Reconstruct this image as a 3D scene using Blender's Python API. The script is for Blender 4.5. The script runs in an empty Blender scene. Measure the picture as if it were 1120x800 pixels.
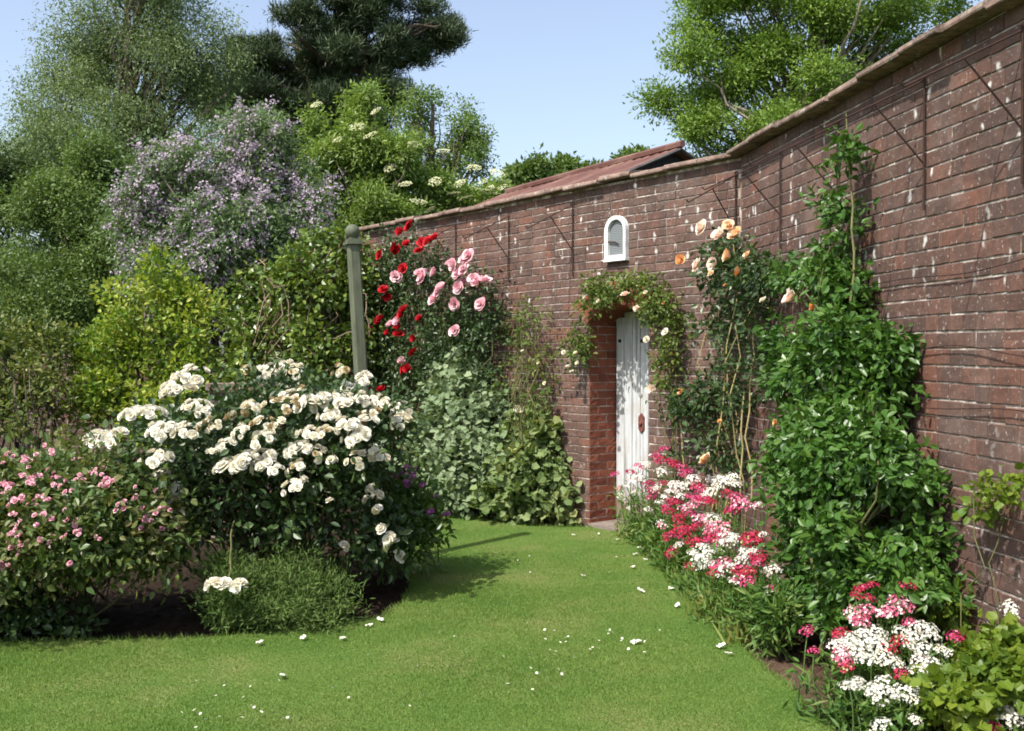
import bpy, bmesh, math, random
import numpy as np
from mathutils import Vector, Matrix

SC = bpy.context.scene
COL = SC.collection
R = np.random.default_rng(11)
rad = math.radians
EYE, FPX, HOR = 1.6, 1090.0, 390.0

# ------------------------------------------------------------------ geometry of the place
def ray(px, py):
    return np.array([(px - 560) / FPX, 1.0, (HOR - py) / FPX])

def P(px, py, Y):
    r = ray(px, py)
    return np.array([r[0] * Y, Y, EYE + r[2] * Y])

def G(px, py, h=0.0):
    """point at height h seen at a pixel below the horizon"""
    return P(px, py, (EYE - h) * FPX / (py - HOR))

BEND = np.array([1.83, 7.98])
T1 = np.array([0.129, -0.9916])      # wall section by the camera, from the bend towards the camera
N1 = np.array([-0.9916, -0.129])
T2 = np.array([-0.617, 0.787])       # door section, from the bend away
N2 = np.array([-0.787, -0.617])
WALL_H = 3.19

def wallpt(px, py, off=0.0):
    r = ray(px, py)
    B = BEND
    Y2 = (B @ N2 + off) / (r[:2] @ N2)
    Y1 = (B @ N1 + off) / (r[:2] @ N1)
    Y, T, N = (Y1, T1, N1) if (0 < Y1 < Y2 or Y2 < 0) else (Y2, T2, N2)
    return np.array([r[0] * Y, Y, EYE + r[2] * Y]), T, N

def wp(sec, u, z, off=0.0):
    T, N = (T1, N1) if sec == 1 else (T2, N2)
    q = BEND + T * u + N * off
    return np.array([q[0], q[1], z])

def norm(a):
    return a / np.maximum(np.linalg.norm(a, axis=-1, keepdims=True), 1e-9)

# ------------------------------------------------------------------ mesh building
class MB:
    def __init__(s):
        s.v = []; s.f = []; s.n = 0
    def add(s, v, faces, mi=0):
        """faces: list of (M,k) int arrays or a list of tuples"""
        v = np.asarray(v, dtype=np.float64).reshape(-1, 3)
        if not isinstance(faces, list) or (len(faces) and not isinstance(faces[0], np.ndarray)):
            by = {}
            for f in faces: by.setdefault(len(f), []).append(f)
            faces = [np.array(x) for x in by.values()]
        for fa in faces:
            s.f.append((fa + s.n, mi))
        s.v.append(v); s.n += len(v)
    def box(s, c, hx, hy, hz, ax=None, mi=0):
        c = np.asarray(c, float)
        ax = np.eye(3) if ax is None else ax
        v = [c + ax[0] * hx * a + ax[1] * hy * b + ax[2] * hz * d for a in (-1, 1) for b in (-1, 1) for d in (-1, 1)]
        s.add(v, [(0, 1, 3, 2), (4, 6, 7, 5), (0, 4, 5, 1), (2, 3, 7, 6), (0, 2, 6, 4), (1, 5, 7, 3)], mi)
    def tube(s, pts, radii, k=6, mi=0, cap=True):
        pts = np.asarray(pts, float); n = len(pts)
        radii = np.broadcast_to(np.asarray(radii, float), (n,))
        d = np.gradient(pts, axis=0); d = norm(d)
        ref = np.array([0.31, 0.17, 0.93]) if abs(d[0][2]) < 0.9 else np.array([1.0, 0.1, 0])
        a = norm(np.cross(d, ref)); b = np.cross(d, a)
        th = np.linspace(0, 2 * np.pi, k, endpoint=False)
        v = pts[:, None, :] + radii[:, None, None] * (a[:, None, :] * np.cos(th)[None, :, None] + b[:, None, :] * np.sin(th)[None, :, None])
        i = np.arange(n - 1)[:, None] * k; j = np.arange(k)[None, :]; j2 = (j + 1) % k
        q = np.stack([i + j, i + j2, i + k + j2, i + k + j], -1).reshape(-1, 4)
        s.add(v.reshape(-1, 3), [q], mi)
        if cap:
            base = s.n - n * k
            s.f.append((np.array([list(range(k))[::-1]]) + base, mi))
            s.f.append((np.array([list(range(k))]) + base + (n - 1) * k, mi))
    def lathe(s, c, prof, k=16, ax=None, mi=0):
        ax = np.eye(3) if ax is None else ax
        th = np.linspace(0, 2 * np.pi, k, endpoint=False)
        v = []
        for r_, z in prof:
            for t in th: v.append(np.asarray(c) + ax[0] * r_ * np.cos(t) + ax[1] * r_ * np.sin(t) + ax[2] * z)
        n = len(prof)
        i = np.arange(n - 1)[:, None] * k; j = np.arange(k)[None, :]; j2 = (j + 1) % k
        s.add(v, [np.stack([i + j, i + j2, i + k + j2, i + k + j], -1).reshape(-1, 4)], mi)
    def mesh(s, name, mats, base=None, smooth=False):
        me = bpy.data.meshes.new(name)
        v = np.concatenate(s.v) if s.v else np.zeros((0, 3))
        if base is not None: v = v - np.asarray(base)[None, :]
        me.vertices.add(len(v)); me.vertices.foreach_set('co', v.astype(np.float32).ravel())
        loops = np.concatenate([f.ravel() for f, _ in s.f]).astype(np.int32)
        tot = np.concatenate([np.full(len(f), f.shape[1]) for f, _ in s.f]).astype(np.int32)
        mi = np.concatenate([np.full(len(f), m) for f, m in s.f]).astype(np.int32)
        st = np.concatenate([[0], np.cumsum(tot)[:-1]]).astype(np.int32)
        me.loops.add(len(loops)); me.loops.foreach_set('vertex_index', loops)
        me.polygons.add(len(tot)); me.polygons.foreach_set('loop_start', st); me.polygons.foreach_set('loop_total', tot)
        me.polygons.foreach_set('material_index', mi)
        me.polygons.foreach_set('use_smooth', np.full(len(tot), smooth, dtype=bool))
        for m in (mats if isinstance(mats, (list, tuple)) else [mats]): me.materials.append(m)
        me.update(calc_edges=True)
        return me
    def build(s, name, mats, parent=None, base=None, smooth=False):
        """vertices are world coordinates; base = where the object's origin goes (the parent's place if a child)"""
        if base is None and parent is not None: base = np.array(parent.location)
        o = bpy.data.objects.new(name, s.mesh(name, mats, base, smooth)); COL.objects.link(o)
        if parent is not None: o.parent = parent
        elif base is not None: o.location = base
        return o

def tag(o, label=None, cat=None, group=None, kind=None):
    if label: o['label'] = label
    if cat: o['category'] = cat
    if group: o['group'] = group
    if kind: o['kind'] = kind
    return o

def thing(name, base, label, cat, group=None):
    o = bpy.data.objects.new(name, None); COL.objects.link(o)
    o.location = [float(x) for x in base]; o.empty_display_size = 0.1
    return tag(o, label, cat, group)

def place(name, me, parent, pos, rot=None, scale=1.0):
    """an object sharing mesh data, at a world position"""
    o = bpy.data.objects.new(name, me); COL.objects.link(o)
    p = np.asarray(pos, float)
    if parent is not None:
        o.parent = parent; p = p - np.array(parent.location)
    o.location = p
    if rot is not None: o.rotation_euler = rot
    o.scale = (scale,) * 3
    return o

def face_rot(d, spin=0.0):
    """rotation taking local +Z to direction d"""
    q = Vector(d).to_track_quat('Z', 'Y')
    from mathutils import Quaternion
    return (q @ Quaternion((0, 0, 1), spin)).to_euler()

# ------------------------------------------------------------------ materials
def newmat(name):
    m = bpy.data.materials.new(name); m.use_nodes = True
    nt = m.node_tree; nt.nodes.clear()
    return m, nt, nt.nodes.new('ShaderNodeOutputMaterial')

def ramp(nt, fac, stops, interp='LINEAR'):
    n = nt.nodes.new('ShaderNodeValToRGB'); cr = n.color_ramp; cr.interpolation = interp
    while len(cr.elements) < len(stops): cr.elements.new(0.5)
    for e, (p, c) in zip(cr.elements, stops):
        e.position = p; e.color = (*c, 1) if len(c) == 3 else c
    nt.links.new(fac, n.inputs[0]); return n.outputs[0]

def noise(nt, scale, detail=4, rough=0.55, vec=None, dim='3D'):
    n = nt.nodes.new('ShaderNodeTexNoise'); n.inputs['Scale'].default_value = scale
    n.inputs['Detail'].default_value = detail; n.inputs['Roughness'].default_value = rough
    if vec is not None: nt.links.new(vec, n.inputs['Vector'])
    return n.outputs['Fac']

def mapping(nt, scale=(1, 1, 1), rot=(0, 0, 0)):
    tc = nt.nodes.new('ShaderNodeTexCoord'); mp = nt.nodes.new('ShaderNodeMapping')
    mp.inputs['Scale'].default_value = scale; mp.inputs['Rotation'].default_value = rot
    nt.links.new(tc.outputs['Object'], mp.inputs['Vector']); return mp.outputs[0]

def mix(nt, fac, a, b, mode='MIX'):
    n = nt.nodes.new('ShaderNodeMix'); n.data_type = 'RGBA'; n.blend_type = mode
    for sock, val in ((n.inputs[0], fac), (n.inputs[6], a), (n.inputs[7], b)):
        if isinstance(val, (int, float)): sock.default_value = val
        elif isinstance(val, tuple): sock.default_value = (*val, 1)
        else: nt.links.new(val, sock)
    return n.outputs[2]

def bump(nt, h, strength=0.4, dist=0.01):
    n = nt.nodes.new('ShaderNodeBump'); n.inputs['Strength'].default_value = strength
    n.inputs['Distance'].default_value = dist; nt.links.new(h, n.inputs['Height']); return n.outputs[0]

def bsdf(nt, out, col, rough=0.7, spec=0.3, normal=None):
    b = nt.nodes.new('ShaderNodeBsdfPrincipled')
    if isinstance(col, tuple): b.inputs['Base Color'].default_value = (*col, 1)
    else: nt.links.new(col, b.inputs['Base Color'])
    if isinstance(rough, float): b.inputs['Roughness'].default_value = rough
    else: nt.links.new(rough, b.inputs['Roughness'])
    b.inputs['Specular IOR Level'].default_value = spec
    if normal is not None: nt.links.new(normal, b.inputs['Normal'])
    if out is not None: nt.links.new(b.outputs[0], out.inputs[0])
    return b

def leafmat(name, cols, trans=0.3, rough=0.5, spec=0.35, tcol=None, ns=2.2, k=1.0):
    """leaves: colour varies from leaf to leaf (per mesh island), thin and translucent"""
    m, nt, out = newmat(name)
    g = nt.nodes.new('ShaderNodeNewGeometry')
    st = [(i / max(1, len(cols) - 1), c) for i, c in enumerate(cols)]
    cols = [tuple(min(0.9, q * k) for q in c_) for c_ in cols]
    st = [(i / max(1, len(cols) - 1), c_) for i, c_ in enumerate(cols)]
    if ns:
        # boughs of slightly different tone, and leaf to leaf variation on top
        sc_ = nt.nodes.new('ShaderNodeMapRange'); nt.links.new(noise(nt, ns, 3, 0.6, mapping(nt)), sc_.inputs[0])
        sc_.inputs[1].default_value = 0.3; sc_.inputs[2].default_value = 0.7
        mx = nt.nodes.new('ShaderNodeMath'); mx.operation = 'MULTIPLY_ADD'; mx.inputs[1].default_value = 0.55
        hf = nt.nodes.new('ShaderNodeMath'); hf.operation = 'MULTIPLY'; hf.inputs[1].default_value = 0.45
        nt.links.new(sc_.outputs[0], hf.inputs[0]); nt.links.new(g.outputs['Random Per Island'], mx.inputs[0]); nt.links.new(hf.outputs[0], mx.inputs[2])
        fac = mx.outputs[0]
    else: fac = g.outputs['Random Per Island']
    c = ramp(nt, fac, st)
    b = bsdf(nt, None, c, rough, spec)
    t = nt.nodes.new('ShaderNodeBsdfTranslucent')
    if tcol is None:
        tc = mix(nt, 1.0, c, (1.5, 1.5, 0.7), 'MULTIPLY')
        nt.links.new(tc, t.inputs[0])
    else:
        nt.links.new(c, t.inputs[0])
    ms = nt.nodes.new('ShaderNodeMixShader'); ms.inputs[0].default_value = trans
    nt.links.new(b.outputs[0], ms.inputs[1]); nt.links.new(t.outputs[0], ms.inputs[2])
    nt.links.new(ms.outputs[0], out.inputs[0])
    return m

def plain(name, c1, c2, scale=8, rough=0.75, spec=0.25, bstr=0.3, bdist=0.004, stretch=(1, 1, 1)):
    m, nt, out = newmat(name)
    v = mapping(nt, stretch)
    f = noise(nt, scale, 6, 0.6, v)
    c = ramp(nt, f, [(0.3, c1), (0.7, c2)])
    bsdf(nt, out, c, rough, spec, bump(nt, noise(nt, scale * 4, 5, 0.6, v), bstr, bdist))
    return m

M = {}
M['bark'] = plain('bark', (0.06, 0.045, 0.032), (0.15, 0.12, 0.09), 9, stretch=(1, 1, 0.25), bstr=0.7, bdist=0.02)
M['bark_pale'] = plain('bark_pale', (0.13, 0.11, 0.085), (0.26, 0.22, 0.17), 9, stretch=(1, 1, 0.25), bstr=0.7, bdist=0.02)
M['cane'] = plain('cane', (0.07, 0.085, 0.03), (0.16, 0.14, 0.06), 14)
M['cane_pale'] = plain('cane_pale', (0.30, 0.27, 0.10), (0.42, 0.34, 0.17), 14)
M['dead'] = plain('dead_stem', (0.17, 0.12, 0.08), (0.30, 0.22, 0.15), 14)
M['iron'] = plain('rusty_iron', (0.018, 0.013, 0.012), (0.06, 0.03, 0.02), 30, rough=0.8)
M['stemgreen'] = plain('stem_green', (0.06, 0.11, 0.03), (0.12, 0.17, 0.05), 14)

L = {}
L['willow'] = leafmat('leaf_willow', [(0.055, 0.085, 0.034), (0.09, 0.13, 0.05), (0.14, 0.175, 0.085)], 0.25, ns=0.7, k=1.6)
L['darktree'] = leafmat('leaf_dark_tree', [(0.028, 0.052, 0.016), (0.05, 0.08, 0.022), (0.075, 0.11, 0.032)], 0.22, ns=0.8, k=1.35)
L['midtree'] = leafmat('leaf_mid_tree', [(0.04, 0.072, 0.018), (0.07, 0.112, 0.027), (0.11, 0.155, 0.042)], 0.25, ns=0.8, k=1.5)
L['pine'] = leafmat('needle_pine', [(0.016, 0.03, 0.014), (0.032, 0.05, 0.022), (0.06, 0.08, 0.034)], 0.08, 0.55, 0.25, ns=0.7, k=1.45)
L['ash'] = leafmat('leaf_ash', [(0.06, 0.115, 0.02), (0.105, 0.175, 0.028), (0.17, 0.23, 0.05)], 0.35, ns=0.7, k=1.35)
L['elder'] = leafmat('leaf_elder', [(0.06, 0.11, 0.022), (0.115, 0.18, 0.036), (0.2, 0.25, 0.07)], 0.32, ns=1.0, k=1.3)
L['oak'] = leafmat('leaf_oak', [(0.06, 0.115, 0.025), (0.10, 0.16, 0.035), (0.15, 0.20, 0.05)], 0.3, ns=0.7, k=1.25)
L['lilac'] = leafmat('leaf_lilac', [(0.04, 0.075, 0.03), (0.07, 0.115, 0.045), (0.11, 0.15, 0.06)], 0.25, ns=1.2, k=1.55)
L['lilacfl'] = leafmat('flower_lilac', [(0.41, 0.32, 0.42), (0.50, 0.41, 0.50), (0.58, 0.50, 0.57)], 0.3, 0.7, 0.1, 1)
L['varieg'] = leafmat('leaf_variegated', [(0.05, 0.11, 0.015), (0.11, 0.19, 0.02), (0.24, 0.29, 0.035), (0.48, 0.47, 0.14)], 0.32, ns=2.5, k=1.1)
L['olive'] = leafmat('leaf_olive', [(0.035, 0.065, 0.016), (0.075, 0.115, 0.024), (0.15, 0.175, 0.04), (0.36, 0.35, 0.12)], 0.3)
L['ivy'] = leafmat('leaf_ivy', [(0.035, 0.08, 0.015), (0.1, 0.16, 0.025), (0.24, 0.29, 0.05)], 0.2, 0.35, 0.45)
L['rose'] = leafmat('leaf_rose', [(0.02, 0.048, 0.016), (0.042, 0.08, 0.023), (0.08, 0.122, 0.036)], 0.2, 0.4, 0.45, ns=3, k=1.0)
L['rosewarm'] = leafmat('leaf_rose_warm', [(0.03, 0.075, 0.018), (0.07, 0.12, 0.028), (0.12, 0.15, 0.04), (0.15, 0.11, 0.045)], 0.25, 0.42, 0.4)
L['climber'] = leafmat('leaf_climber', [(0.024, 0.068, 0.011), (0.048, 0.112, 0.017), (0.095, 0.17, 0.03)], 0.25, 0.38, 0.45, ns=2.5, k=1.15)
L['grey'] = leafmat('leaf_grey_mallow', [(0.125, 0.185, 0.095), (0.19, 0.255, 0.135), (0.27, 0.32, 0.19)], 0.22, 0.65, 0.2)
L['greengrey'] = leafmat('leaf_green_mallow', [(0.075, 0.13, 0.04), (0.14, 0.20, 0.07), (0.21, 0.265, 0.11), (0.33, 0.31, 0.10)], 0.28, 0.6, 0.2)
L['yellowgreen'] = leafmat('leaf_yellow_green', [(0.055, 0.11, 0.014), (0.12, 0.185, 0.02), (0.21, 0.26, 0.03)], 0.38, 0.45, 0.35)
L['honey'] = leafmat('leaf_honeysuckle', [(0.055, 0.095, 0.02), (0.10, 0.15, 0.03), (0.19, 0.21, 0.05)], 0.3, 0.5, 0.3)
L['lav'] = leafmat('leaf_lavender', [(0.05, 0.095, 0.022), (0.085, 0.14, 0.032), (0.13, 0.18, 0.055)], 0.2, 0.6, 0.2)
L['william'] = leafmat('leaf_sweet_william', [(0.04, 0.10, 0.018), (0.08, 0.155, 0.03), (0.16, 0.20, 0.04)], 0.28, 0.5, 0.3)
L['strap'] = leafmat('leaf_strap', [(0.09, 0.15, 0.03), (0.19, 0.22, 0.05), (0.34, 0.27, 0.09)], 0.3, 0.5, 0.3)
L['grass'] = leafmat('blade_grass', [(0.058, 0.138, 0.022), (0.102, 0.195, 0.033), (0.155, 0.232, 0.05), (0.27, 0.28, 0.10)], 0.3, 0.5, 0.25, ns=1.1)

def petal(name, cols, trans=0.25, rough=0.6):
    return leafmat(name, cols, trans, rough, 0.2, 1, 0)
F = {}
F['white'] = petal('petal_white', [(0.77, 0.71, 0.54), (0.81, 0.78, 0.67), (0.84, 0.82, 0.75)])
F['willwhite'] = petal('petal_william_white', [(0.60, 0.58, 0.47), (0.74, 0.72, 0.65), (0.80, 0.79, 0.75)])
F['cream'] = petal('petal_cream', [(0.74, 0.66, 0.45), (0.81, 0.76, 0.60), (0.85, 0.82, 0.72)])
F['brown'] = petal('petal_spent', [(0.30, 0.20, 0.09), (0.48, 0.37, 0.2), (0.62, 0.53, 0.34)])
F['palepink'] = petal('petal_pale_pink', [(0.62, 0.22, 0.31), (0.74, 0.38, 0.45), (0.80, 0.60, 0.62)])
F['red'] = petal('petal_red', [(0.34, 0.006, 0.014), (0.46, 0.012, 0.02), (0.56, 0.028, 0.034)], 0.2)
F['rosepink'] = petal('petal_rose_pink', [(0.72, 0.36, 0.42), (0.80, 0.50, 0.54), (0.83, 0.64, 0.66)])
F['peach'] = petal('petal_peach', [(0.82, 0.46, 0.22), (0.85, 0.60, 0.38), (0.87, 0.74, 0.58)])
F['peachpale'] = petal('petal_pale_peach', [(0.85, 0.60, 0.46), (0.86, 0.72, 0.60), (0.88, 0.80, 0.70)])
F['orange'] = petal('petal_orange', [(0.70, 0.26, 0.08), (0.80, 0.40, 0.16), (0.82, 0.55, 0.3)])
F['magenta'] = petal('petal_magenta', [(0.33, 0.01, 0.08), (0.47, 0.028, 0.13), (0.60, 0.10, 0.22)])
F['crimson'] = petal('petal_crimson', [(0.30, 0.009, 0.03), (0.42, 0.02, 0.055), (0.54, 0.07, 0.12)])
F['hotpink'] = petal('petal_hot_pink', [(0.50, 0.07, 0.16), (0.62, 0.16, 0.26), (0.74, 0.36, 0.42)])
F['blush'] = petal('petal_blush', [(0.80, 0.58, 0.58), (0.85, 0.73, 0.70), (0.87, 0.82, 0.78)])
F['purple'] = petal('petal_purple', [(0.34, 0.05, 0.30), (0.45, 0.09, 0.38), (0.55, 0.2, 0.45)])
F['yellow'] = petal('petal_lemon', [(0.62, 0.60, 0.22), (0.74, 0.70, 0.36), (0.80, 0.78, 0.55)])
F['umbel'] = petal('petal_umbel', [(0.48, 0.50, 0.25), (0.62, 0.62, 0.38), (0.72, 0.71, 0.52)])

# ------------------------------------------------------------------ leaves and foliage
LEAF4 = (np.array([[0, 0, 0], [0.5, 0.45, 0.16], [0, 1, -0.05], [-0.5, 0.45, 0.16]]), [np.array([[0, 1, 2], [0, 2, 3]])])
LEAF6 = (np.array([[0, 0, 0], [0.44, 0.28, 0.13], [0.40, 0.62, 0.12], [0, 1, -0.10], [-0.40, 0.62, 0.12], [-0.44, 0.28, 0.13]]),
         [np.array([[0, 1, 2, 3], [0, 3, 4, 5]])])
PALM = (np.array([[0, 0, 0], [0.44, 0.04, .1], [0.42, .34, .03], [0.52, .56, .12], [.32, .74, .02], [0, 1, -.08], [-.32, .74, .02], [-0.52, .56, .12], [-.42, .34, .03], [-.44, .04, .1]]),
        [np.array([[0, 1, 2], [0, 2, 4], [0, 5, 6], [0, 6, 8], [0, 8, 9], [2, 3, 4], [6, 7, 8], [0, 4, 5]])])
BLADE = (np.array([[-0.5, 0, 0], [0.5, 0, 0], [0, 1, 0.0]]), [np.array([[0, 1, 2]])])
STRAP = (np.array([[-.4, 0, 0], [.4, 0, 0], [.5, .5, .5], [-.5, .5, .5], [0, 1, -.6]]), [np.array([[0, 1, 2, 3]]), np.array([[3, 2, 4]])])

def leaves(mb, pos, axis, nrm, Ls, Ws, tmpl=LEAF6, mi=0):
    n = len(pos)
    d = norm(axis); nn = nrm - (nrm * d).sum(-1, keepdims=True) * d; nn = norm(nn); s = np.cross(d, nn)
    tv, tf = tmpl
    Ls = np.broadcast_to(Ls, (n,)); Ws = np.broadcast_to(Ws, (n,))
    v = pos[:, None, :] + d[:, None, :] * (tv[None, :, 1:2] * Ls[:, None, None]) + s[:, None, :] * (tv[None, :, 0:1] * Ws[:, None, None]) \
        + nn[:, None, :] * (tv[None, :, 2:3] * Ws[:, None, None])
    k = len(tv)
    mb.add(v.reshape(-1, 3), [(fa[None, :, :] + (np.arange(n) * k)[:, None, None]).reshape(-1, fa.shape[1]) for fa in tf], mi)

def lobe(c, r, ax=None, w=None):
    c = np.asarray(c, float); r = np.asarray(r, float)
    ax = np.eye(3) if ax is None else np.asarray(ax, float)
    if w is None: w = (r[0] * r[1] + r[1] * r[2] + r[0] * r[2])
    return (c, r, ax, w)

def lobe_px(px, py, Y, rx, rz, ry=None, w=None):
    """an ellipsoid seen as a px-by-px ellipse at depth Y, with real depth ry metres"""
    s = Y / FPX
    return lobe(P(px, py, Y), (rx * s, ry if ry else rx * s * 0.8, rz * s), None, w)

def wall_lobe(px, py, rx, rz, off, th):
    p, T, N = wallpt(px, py, off)
    q = p + np.array([T[0], T[1], 0]) * 0.1
    dpx = abs((q[0] / q[1] - p[0] / p[1]) * FPX) / 0.1
    ax = np.array([[T[0], T[1], 0], [N[0], N[1], 0], [0, 0, 1.0]])
    return lobe(p, (rx / dpx, th, rz * p[1] / FPX), ax)

def sample_lobes(lobes, n, rng, shell=(0.45, 1.0), noise_amp=0.18, gap=0.0):
    """clump centres spread through the lobes, densest towards their outside; returns centres and outward directions"""
    w = np.array([l[3] for l in lobes]); w = w / w.sum()
    idx = rng.choice(len(lobes), n, p=w)
    d = norm(rng.normal(size=(n, 3)))
    rr = shell[0] + (shell[1] - shell[0]) * rng.random(n) ** 0.6
    ph = rng.random((4, 3)) * 6
    kk = rng.normal(size=(4, 3)) * 3.2
    bumpy = sum(np.sin(d @ kk[i] + ph[i, 0] + idx * 1.7) for i in range(4)) / 4
    rr = rr * (1 + noise_amp * 1.6 * bumpy)
    C = np.array([l[0] for l in lobes])[idx]; Rr = np.array([l[1] for l in lobes])[idx]; A = np.array([l[2] for l in lobes])[idx]
    loc = d * Rr * rr[:, None]
    pts = C + np.einsum('ni,nij->nj', loc, A)
    out = norm(np.einsum('ni,nij->nj', d / Rr, A))
    return pts, out, idx

def sublobes(lobes, k, f, rng, inner=(0.45, 0.95)):
    out = []
    for c, r, ax, w in lobes:
        for _ in range(k):
            d = norm(rng.normal(size=3)); q = c + (d * r * rng.uniform(*inner)) @ ax
            out.append(lobe(q, r * f * rng.uniform(0.7, 1.3) * rng.uniform(0.85, 1.15, 3), ax))
    return out

def foliage_mb(lobes, n_clumps, per, clump_r, leaf, rng, shell=(0.45, 1.0), amp=0.18, tmpl=LEAF6, aspect=0.55, droop=0.0, zmin=0.02, upn=0.7, clip=None, mb=None):
    pts, out, _ = sample_lobes(lobes, n_clumps, rng, shell, amp)
    if clip is not None:
        k = clip(pts); pts, out = pts[k], out[k]
    n_c = len(pts)
    cr = clump_r * rng.uniform(0.6, 1.35, n_c)
    cnt = rng.poisson(per, n_c)
    ii = np.repeat(np.arange(n_c), cnt)
    off = rng.normal(size=(len(ii), 3)); off = off / (1 + 0.25 * np.linalg.norm(off, axis=1, keepdims=True))
    p = pts[ii] + off * cr[ii][:, None] * np.array([1, 1, 0.75])
    k = p[:, 2] > zmin
    if clip is not None: k &= clip(p)
    p, ii, off = p[k], ii[k], off[k]
    o = norm(off * 0.5 + out[ii] * 0.35 + rng.normal(size=p.shape) * 0.75 - np.array([0, 0, droop]))
    nr = norm(np.array([0, 0, upn]) + out[ii] * 0.5 + rng.normal(size=p.shape) * 0.55)
    Ls = leaf * rng.uniform(0.6, 1.3, len(p))
    mb = mb or MB()
    leaves(mb, p, o, nr, Ls, Ls * aspect * rng.uniform(0.8, 1.2, len(p)), tmpl)
    return mb, pts

def curve(a, b, sag, n, rng, wob=0.05):
    t = np.linspace(0, 1, n)[:, None]
    a = np.asarray(a, float); b = np.asarray(b, float)
    p = a * (1 - t) + b * t
    p = p + np.array([0, 0, 1.0]) * (np.sin(t * np.pi) * sag)
    L_ = np.linalg.norm(b - a)
    w = np.cumsum(rng.normal(size=(n, 3)), axis=0) * wob * L_ / n
    w -= t * w[-1]
    return p + w

def stems_mb(base, pts, rng, r0=0.008, r1=0.003, n=30, spread=0.15, sag=0.1, segs=7, mb=None, wob=0.3):
    mb = mb or MB()
    sel = rng.choice(len(pts), min(n, len(pts)), replace=False)
    for i in sel:
        b = np.asarray(base) + np.array([rng.normal() * spread, rng.normal() * spread, -0.02])
        mb.tube(curve(b, pts[i], sag * np.linalg.norm(pts[i] - b), segs, rng, wob), np.linspace(r0, r1, segs) * rng.uniform(.7, 1.3), 5)
    return mb

# ------------------------------------------------------------------ flowers (each a small mesh facing +Z, about 1 unit across)
def petal_grid(mb, ang, tilt, length, width, cup, rng, base_r=0.02, z0=0.0, nu=4, nv=4, curl=0.25):
    u = np.linspace(-1, 1, nu + 1); v = np.linspace(0, 1, nv + 1)
    U, V = np.meshgrid(u, v)
    wp_ = np.sin(np.clip(V, 0, 1) * np.pi * 0.62 + 0.18) ** 0.8
    x = U * width * 0.5 * wp_
    s = V * length
    tl = tilt + curl * V ** 2
    h = np.cumsum(np.sin(np.pi / 2 - tl), axis=0) / (nv + 1) * length
    r_ = base_r + np.cumsum(np.cos(np.pi / 2 - tl), axis=0) / (nv + 1) * length
    r_ = r_ - cup * (U ** 2) * width * 0.5
    z = z0 + h + rng.normal(size=h.shape) * 0.012
    ca, sa = math.cos(ang), math.sin(ang)
    X = r_ * ca - x * sa; Y = r_ * sa + x * ca
    vv = np.stack([X, Y, z], -1).reshape(-1, 3)
    i = np.arange(nv)[:, None] * (nu + 1) + np.arange(nu)[None, :]
    q = np.stack([i, i + 1, i + nu + 2, i + nu + 1], -1).reshape(-1, 4)
    mb.add(vv, [q])

def rose_into(mb, rng, size=1.0, openness=1.0, light=False):
    """a double rose: bud core, then rings of petals opening outwards"""
    t = MB()
    rings = [(3, 0.05, 0.40, 0.26), (4, 0.25, 0.42, 0.34), (5, 0.62, 0.46, 0.42), (6, 1.02, 0.50, 0.46)]
    if light: rings = [(3, 0.1, 0.40, 0.34), (5, 0.6, 0.46, 0.46), (5, 1.1, 0.50, 0.52)]
    a0 = rng.random() * 6
    for k, tl, ln, wd in rings:
        for j in range(k):
            petal_grid(t, a0 + j * 2 * np.pi / k + rng.normal() * 0.12, tl * openness + rng.normal() * 0.08, ln * rng.uniform(0.9, 1.1), wd * rng.uniform(0.9, 1.15),
                       0.35, rng, 0.03, 0.0, 2 if light else 3, 3, 0.35)
        a0 += 0.6
    for v in t.v: v *= size
    return t

def add_transformed(mb, t, Rm, p):
    off = mb.n
    for v in t.v:
        mb.v.append(v @ Rm.T + p); mb.n += len(v)
    for f, mi in t.f: mb.f.append((f + off, mi))

def rotm(d, spin):
    return np.array(face_rot(d, spin).to_matrix())

def rose_meshes(mat, k, rng, light=False, op=(0.75, 1.1)):
    out = []
    for i in range(k):
        t = rose_into(None, rng, 1.0, rng.uniform(*op), light)
        out.append(t.mesh('rose_bloom', mat, None, True))
    return out

def cluster_mesh(mats, n, rng, size, spread, name='rose_truss'):
    """a domed truss of roses; mats = list of materials, the later ones rarer"""
    mb = MB()
    for i in range(n):
        d = norm(np.array([rng.normal() * 0.6, rng.normal() * 0.6, 0.9]))
        p = d * spread * np.array([1, 1, 0.55]) * rng.uniform(0.75, 1.1) * np.array([1.2, 1.2, 1])
        t = rose_into(None, rng, size * rng.uniform(0.8, 1.15), rng.uniform(0.8, 1.15), True)
        mi = 0 if (len(mats) == 1 or rng.random() < 0.8) else 1 + rng.integers(len(mats) - 1)
        t.f = [(f, mi) for f, _ in t.f]
        add_transformed(mb, t, rotm(d, rng.random() * 6), p)
    return mb.mesh(name, mats, None, True)

def floret(rng, r):
    a = np.linspace(0, 2 * np.pi, 10, endpoint=False)
    rr = np.where(np.arange(10) % 2 == 0, r, r * 0.62)
    v = np.stack([np.cos(a) * rr, np.sin(a) * rr, np.where(np.arange(10) % 2 == 0, r * 0.12, 0)], -1)
    v = np.concatenate([v, [[0, 0, -r * 0.25]]])
    return v, [np.array([[i, (i + 1) % 10, 10] for i in range(10)])]

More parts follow.
